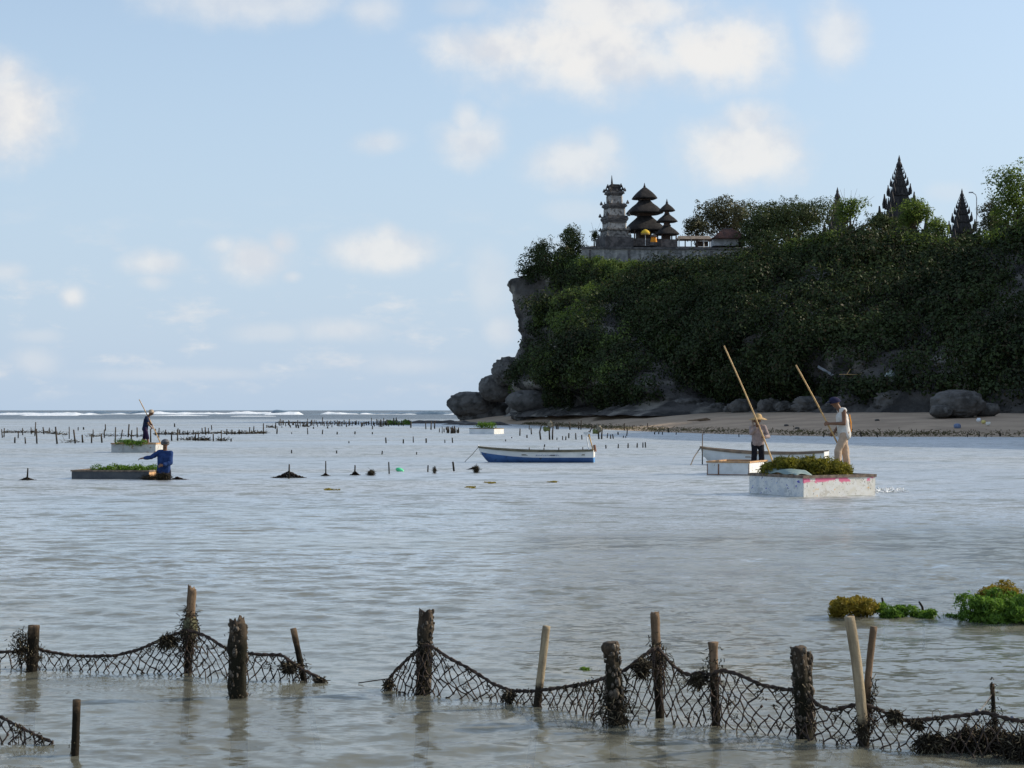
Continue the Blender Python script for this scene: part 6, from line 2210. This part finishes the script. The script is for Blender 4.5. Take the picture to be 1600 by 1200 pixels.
# weedy lines strung among the left rows
def weedline(pts, label, seed, r=.03, n=60, sag=0):
    r, n = r * .5, int(n * .55)
    P = [wpos(*p_) for p_ in pts]
    A, B = [], []
    rg_ = np.random.default_rng(seed)
    for a, b in zip(P[:-1], P[1:]):
        for i in range(n):
            t = rg_.random()
            q_ = np.array(a.lerp(b, t)) + np.array([0, rg_.normal() * .3, .02 + .10 * rg_.random() ** 2])
            A.append(q_)
            B.append(q_ + rg_.normal(size=3) * np.array([.22, .2, .10]) + np.array([0, 0, .05]))
    o0 = np.array(P[0])
    V, Fc = strands(np.array(A) - o0, np.array(B) - o0, r, r * .4, 3)
    return tag(link('weed_line', np_mesh('weed_line', V, Fc), M['algae'], None, P[0]), label, 'weed line', 'weed covered lines among the stakes')


weedline([(C5(20), 620 + 215 / 3.81), (C5(130), 620 + 214 / 3.81), (C5(280), 620 + 216 / 3.81), (C5(400), 620 + 230 / 3.81)], 'weed hung line between the stakes at the far left edge', 1, .05, 150)
weedline([(C5(520), 620 + 238 / 3.81), (C5(700), 620 + 236 / 3.81), (C5(850), 620 + 238 / 3.81)], 'weed hung line behind the raft of the man in navy', 2, .04, 110)
weedline([(C5(920), 620 + 225 / 3.81), (C5(1080), 620 + 226 / 3.81), (C5(1250), 620 + 220 / 3.81), (C5(1400), 620 + 222 / 3.81), (C5(1580), 620 + 220 / 3.81)], 'thick weedy line along the stakes right of the man in navy', 3, .06, 150)
weedline([(C5(1060), 620 + 258 / 3.81), (C5(1180), 620 + 260 / 3.81), (C5(1240), 620 + 262 / 3.81)], 'weed clump line below the two close stakes right of the man in navy', 4, .05, 130)
weedline([(C5(370), 620 + 274 / 3.81), (C5(500), 620 + 272 / 3.81)], 'short weed line at the front row left of the orange rimmed raft', 5, .03, 70)
weedline([(C5(1300), 620 + 263 / 3.81), (C5(1345), 620 + 264 / 3.81)], 'weed at the foot of the thick short stake right of the man in blue', 6, .04, 90)
weedline([(432, 661), (470, 661.3), (520, 662), (590, 662)], 'dark weedy line along the dense far fence', 7, .14, 160)
weedline([(392, 677), (415, 677.5)], 'weedy line at the end of the rows nearest the middle', 8, .06, 120)
weedline([(415, 668), (430, 668.5)], 'low weed clump before the dense far fence, left', 9, .1, 60)
weedline([(474, 666.5), (484, 667)], 'low weed clump before the dense far fence, right', 10, .12, 70)
for (px_, pb, pt, lab) in ((595, 667, 651, 'ragged dark bundle of stakes and net at the left of the far green heap'), (639, 664, 653, 'small dark bundle at the right end of the far green heap')):
    b = wpos(px_, pb)
    k_ = b.y / F
    h = (pb - pt) * k_
    o = tangle(lab, (b.x, b.y, h * .35), 500, (.55 * h * .5, .4, h * .45), .3, int(px_), name='net_bundle')
    V_ = o.data
# stakes with rags off the beach
for (px_, pt, pb, lab) in ((855, 660, 687, 'crooked stake pair topped with a pale rag, off the beach behind the blue bottomed boat'), (932, 668, 686, 'leaning stakes with a pale tangle on top, right of the stern frame')):
    b = wpos(px_, pb)
    k_ = b.y / F
    h = (pb - pt) * k_
    t_ = thing('rag_stakes', lab, 'stakes', b)
    for dx, lean in ((-.35, -.12), (.18, -.05), (.32, .02)):
        MB().tube([(dx, 0, -.5), (dx + lean, 0, h * .45), (dx + lean * .5 + .05, 0, h * .85)], [.06, .05, .035], 6).build('stake', M['stake'], t_)
    rgm = rock_mesh('rag', (.15, .12, .20), int(px_), .75, 2.2, 14, 10)
    o_ = link('rag', rgm, cloth('rag_cloth', (.30, .26, .20), (.13, .12, .09)), t_)
    o_.location = (.18, 0, h * .88)
    o_ = link('rag', rock_mesh('rag', (.20, .12, .14), int(px_) + 3, .75, 2.2, 14, 10), cloth('weed_rag', (.18, .20, .07), (.10, .11, .05)), t_)
    o_.location = (-.05, 0, h * .62)

# floating green plastic bag
b = wpos(625, 736.5)
me = rock_mesh('plastic_bag', (.125, .07, .065), 5, .35, 1.6, 22, 16)
o = link('plastic_bag', me, pmat('green_plastic', (.05, .55, .22), (.12, .66, .32), 9.0, .35, .2, spec=.5), None, b + Vector((0, 0, .03)))
o.rotation_euler = (0, .35, 0)
tag(o, 'bright green plastic bag floating among the netted stakes', 'bag')

# litter and driftwood on the beach, debris on the slope
def on_beach(px_, py_):
    best = None
    for i in np.linspace(28, 120, 185):
        for t in np.linspace(.05, 1.0, 40):
            q_ = beach_pt(i, t)
            e = abs(800 + q_[0] / q_[1] * F - px_) + abs(HZ - (q_[2] - CH) / q_[1] * F - py_) * 3
            if best is None or e < best[0]:
                best = (e, q_)
    return Vector(best[1])


b = on_beach(1093, 658)
lg = MB().tube([(-1.2, 0, .06), (-.3, .1, .12), (.6, 0, .14), (.95, .1, .1)], [.03, .07, .2, .1], 8).build('driftwood', M['post_brown'], None, True, b)
tag(lg, 'dark driftwood log on the sand behind the bow of the white boat', 'driftwood')
b = on_beach(1496, 669)
tag(link('float_ball', rock_mesh('float_ball', (.26, .24, .2), 9, .12, 1.5, 16, 12), pmat('faded_blue', (.16, .22, .36), (.12, .16, .26), 5, .6, .1), None, b + Vector((0, 0, .15))), 'faded blue round float on the sand below the large boulder', 'float')
for i, (px_, py_, cl, lab) in enumerate(((1528, 661, (.75, .78, .8), 'whitish crumpled plastic scrap on the weedy sand, leftmost of three'), (1537, 664, (.62, .52, .18), 'yellow crumpled plastic scrap between two pale ones on the weedy sand'), (1542, 666, (.7, .68, .6), 'cream crumpled plastic scrap on the weedy sand, rightmost of three'))):
    b = on_beach(px_, py_)
    tag(link('plastic_scrap', rock_mesh('plastic_scrap', (.16, .12, .15), 50 + i, .6, 2.0, 14, 10), pmat('scrap', cl, None, rough=.5), None, b + Vector((0, 0, .2))), lab, 'litter', 'plastic litter on the beach')
for i, (px_, py_, lab) in enumerate(((1228, 665, 'dark fist sized stone on the sand between the two bamboo poles'), (1243, 670, 'brown lump on the sand near the weed left of the poling man'), (1370, 657, 'flat brown stone on the sand right of the poling man'))):
    b = on_beach(px_, py_)
    tag(link('beach_stone', rock_mesh('beach_stone', (.2, .15, .09), 60 + i, .3, 1.5, 12, 8), M['boulder'], None, b + Vector((0, 0, .05))), lab, 'stone', 'loose stones on the sand')


def on_slope(px_, py_):
    Q = HV[(rowi < NV)]
    e = np.abs(800 + Q[:, 0] / Q[:, 1] * F - px_) + np.abs(HZ - (Q[:, 2] - CH) / Q[:, 1] * F - py_)
    e[(Q[:, 1] > 262)] += 500
    k_ = int(np.argmin(e))
    return Vector(Q[k_])


m_sheet = pmat('dull_sheet', (.42, .46, .52), (.26, .29, .33), 2.0, .6, .2)
b = on_slope(1293, 580)
y_ = b.y - 2.6
b = at(1290, 582, y_)
sc_ = thing('sheet_stack', 'tilted stack of pale corrugated sheets on the dark slope above the poling man', 'sheets', b)
k_ = y_ / F
for i in range(7):
    vs, fs = [], []
    o0 = Vector(((-6 + i * 2.4) * k_, -.1 * i, (5.5 - i * 1.6) * k_))
    ln = (14 + 7 * math.sin(i * 2.1)) * k_
    d_ = Vector((1, 0, -.62)).normalized()
    u_2 = Vector((.1, -.85, .52)).normalized()
    nn_ = 9
    for a in range(nn_):
        for e in (0, 1):
            vs.append(o0 + d_ * ln * e + u_2 * (.9 * k_ * (a - 4)) * .7 + Vector((0, 0, .03 * (-1) ** a)) - d_ * ln * .5)
    fs = [(2 * a, 2 * a + 1, 2 * a + 3, 2 * a + 2) for a in range(nn_ - 1)]
    o_ = MB().add(vs, fs).build('corrugated_sheet', m_sheet, sc_)
    o_.modifiers.new('solid', 'SOLIDIFY').thickness = .03
y_ = on_slope(1335, 585).y - 2.6
b = at(1328, 585, y_)
fr_ = thing('scaffold_poles', 'thin pale poles lashed together on the slope right of the stacked sheets', 'poles', b)
MB().tube([(-1.0, 0, 0), (1.0, 0, -.02)], .03, 6).build('pole', M['bamboo'], fr_)
MB().tube([(-.3, .05, -.02), (.05, .05, .5)], .03, 6).build('pole', M['bamboo'], fr_)
MB().tube([(.35, .05, .5), (1.3, .05, .05)], .04, 6).build('pole', M['wood_rim'], fr_)
y_ = on_slope(1390, 580).y - 2.4
b = at(1391, 589, y_)
sp_2 = thing('beach_parasol', 'faded pale parasol half hidden in the shrubs right of the lashed poles', 'parasol', b)
k_ = y_ / F
MB().tube([(0, 0, -16 * k_), (0, 0, 11 * k_)], .03, 6).build('pole', M['wood_rim'], sp_2)
MB().lathe([(9 * k_, 1 * k_), (9.1 * k_, 1.3 * k_), (6.5 * k_, 6 * k_), (3 * k_, 10 * k_), (.4 * k_, 12 * k_)], 8).build('canopy', pmat('faded_canvas', (.36, .40, .38), (.24, .28, .26), 2, .9, .1), sp_2)


# churned water at the corner of the pushed raft
A, B = [], []
for i in range(150):
    q_ = np.array(wpos(1371 + RNG.random() ** 1.6 * 42, 767 + RNG.normal() * 1.2, .01))
    A.append(q_)
    B.append(q_ + np.array([RNG.normal() * .06, RNG.normal() * .06, RNG.random() ** 2 * .09]))
V, Fc = strands(A, B, .014, .006, 4)
tag(link('splash', np_mesh('splash', V, Fc), m_foam), 'little white splash at the right corner of the nearest peeling raft', None, None, 'stuff')
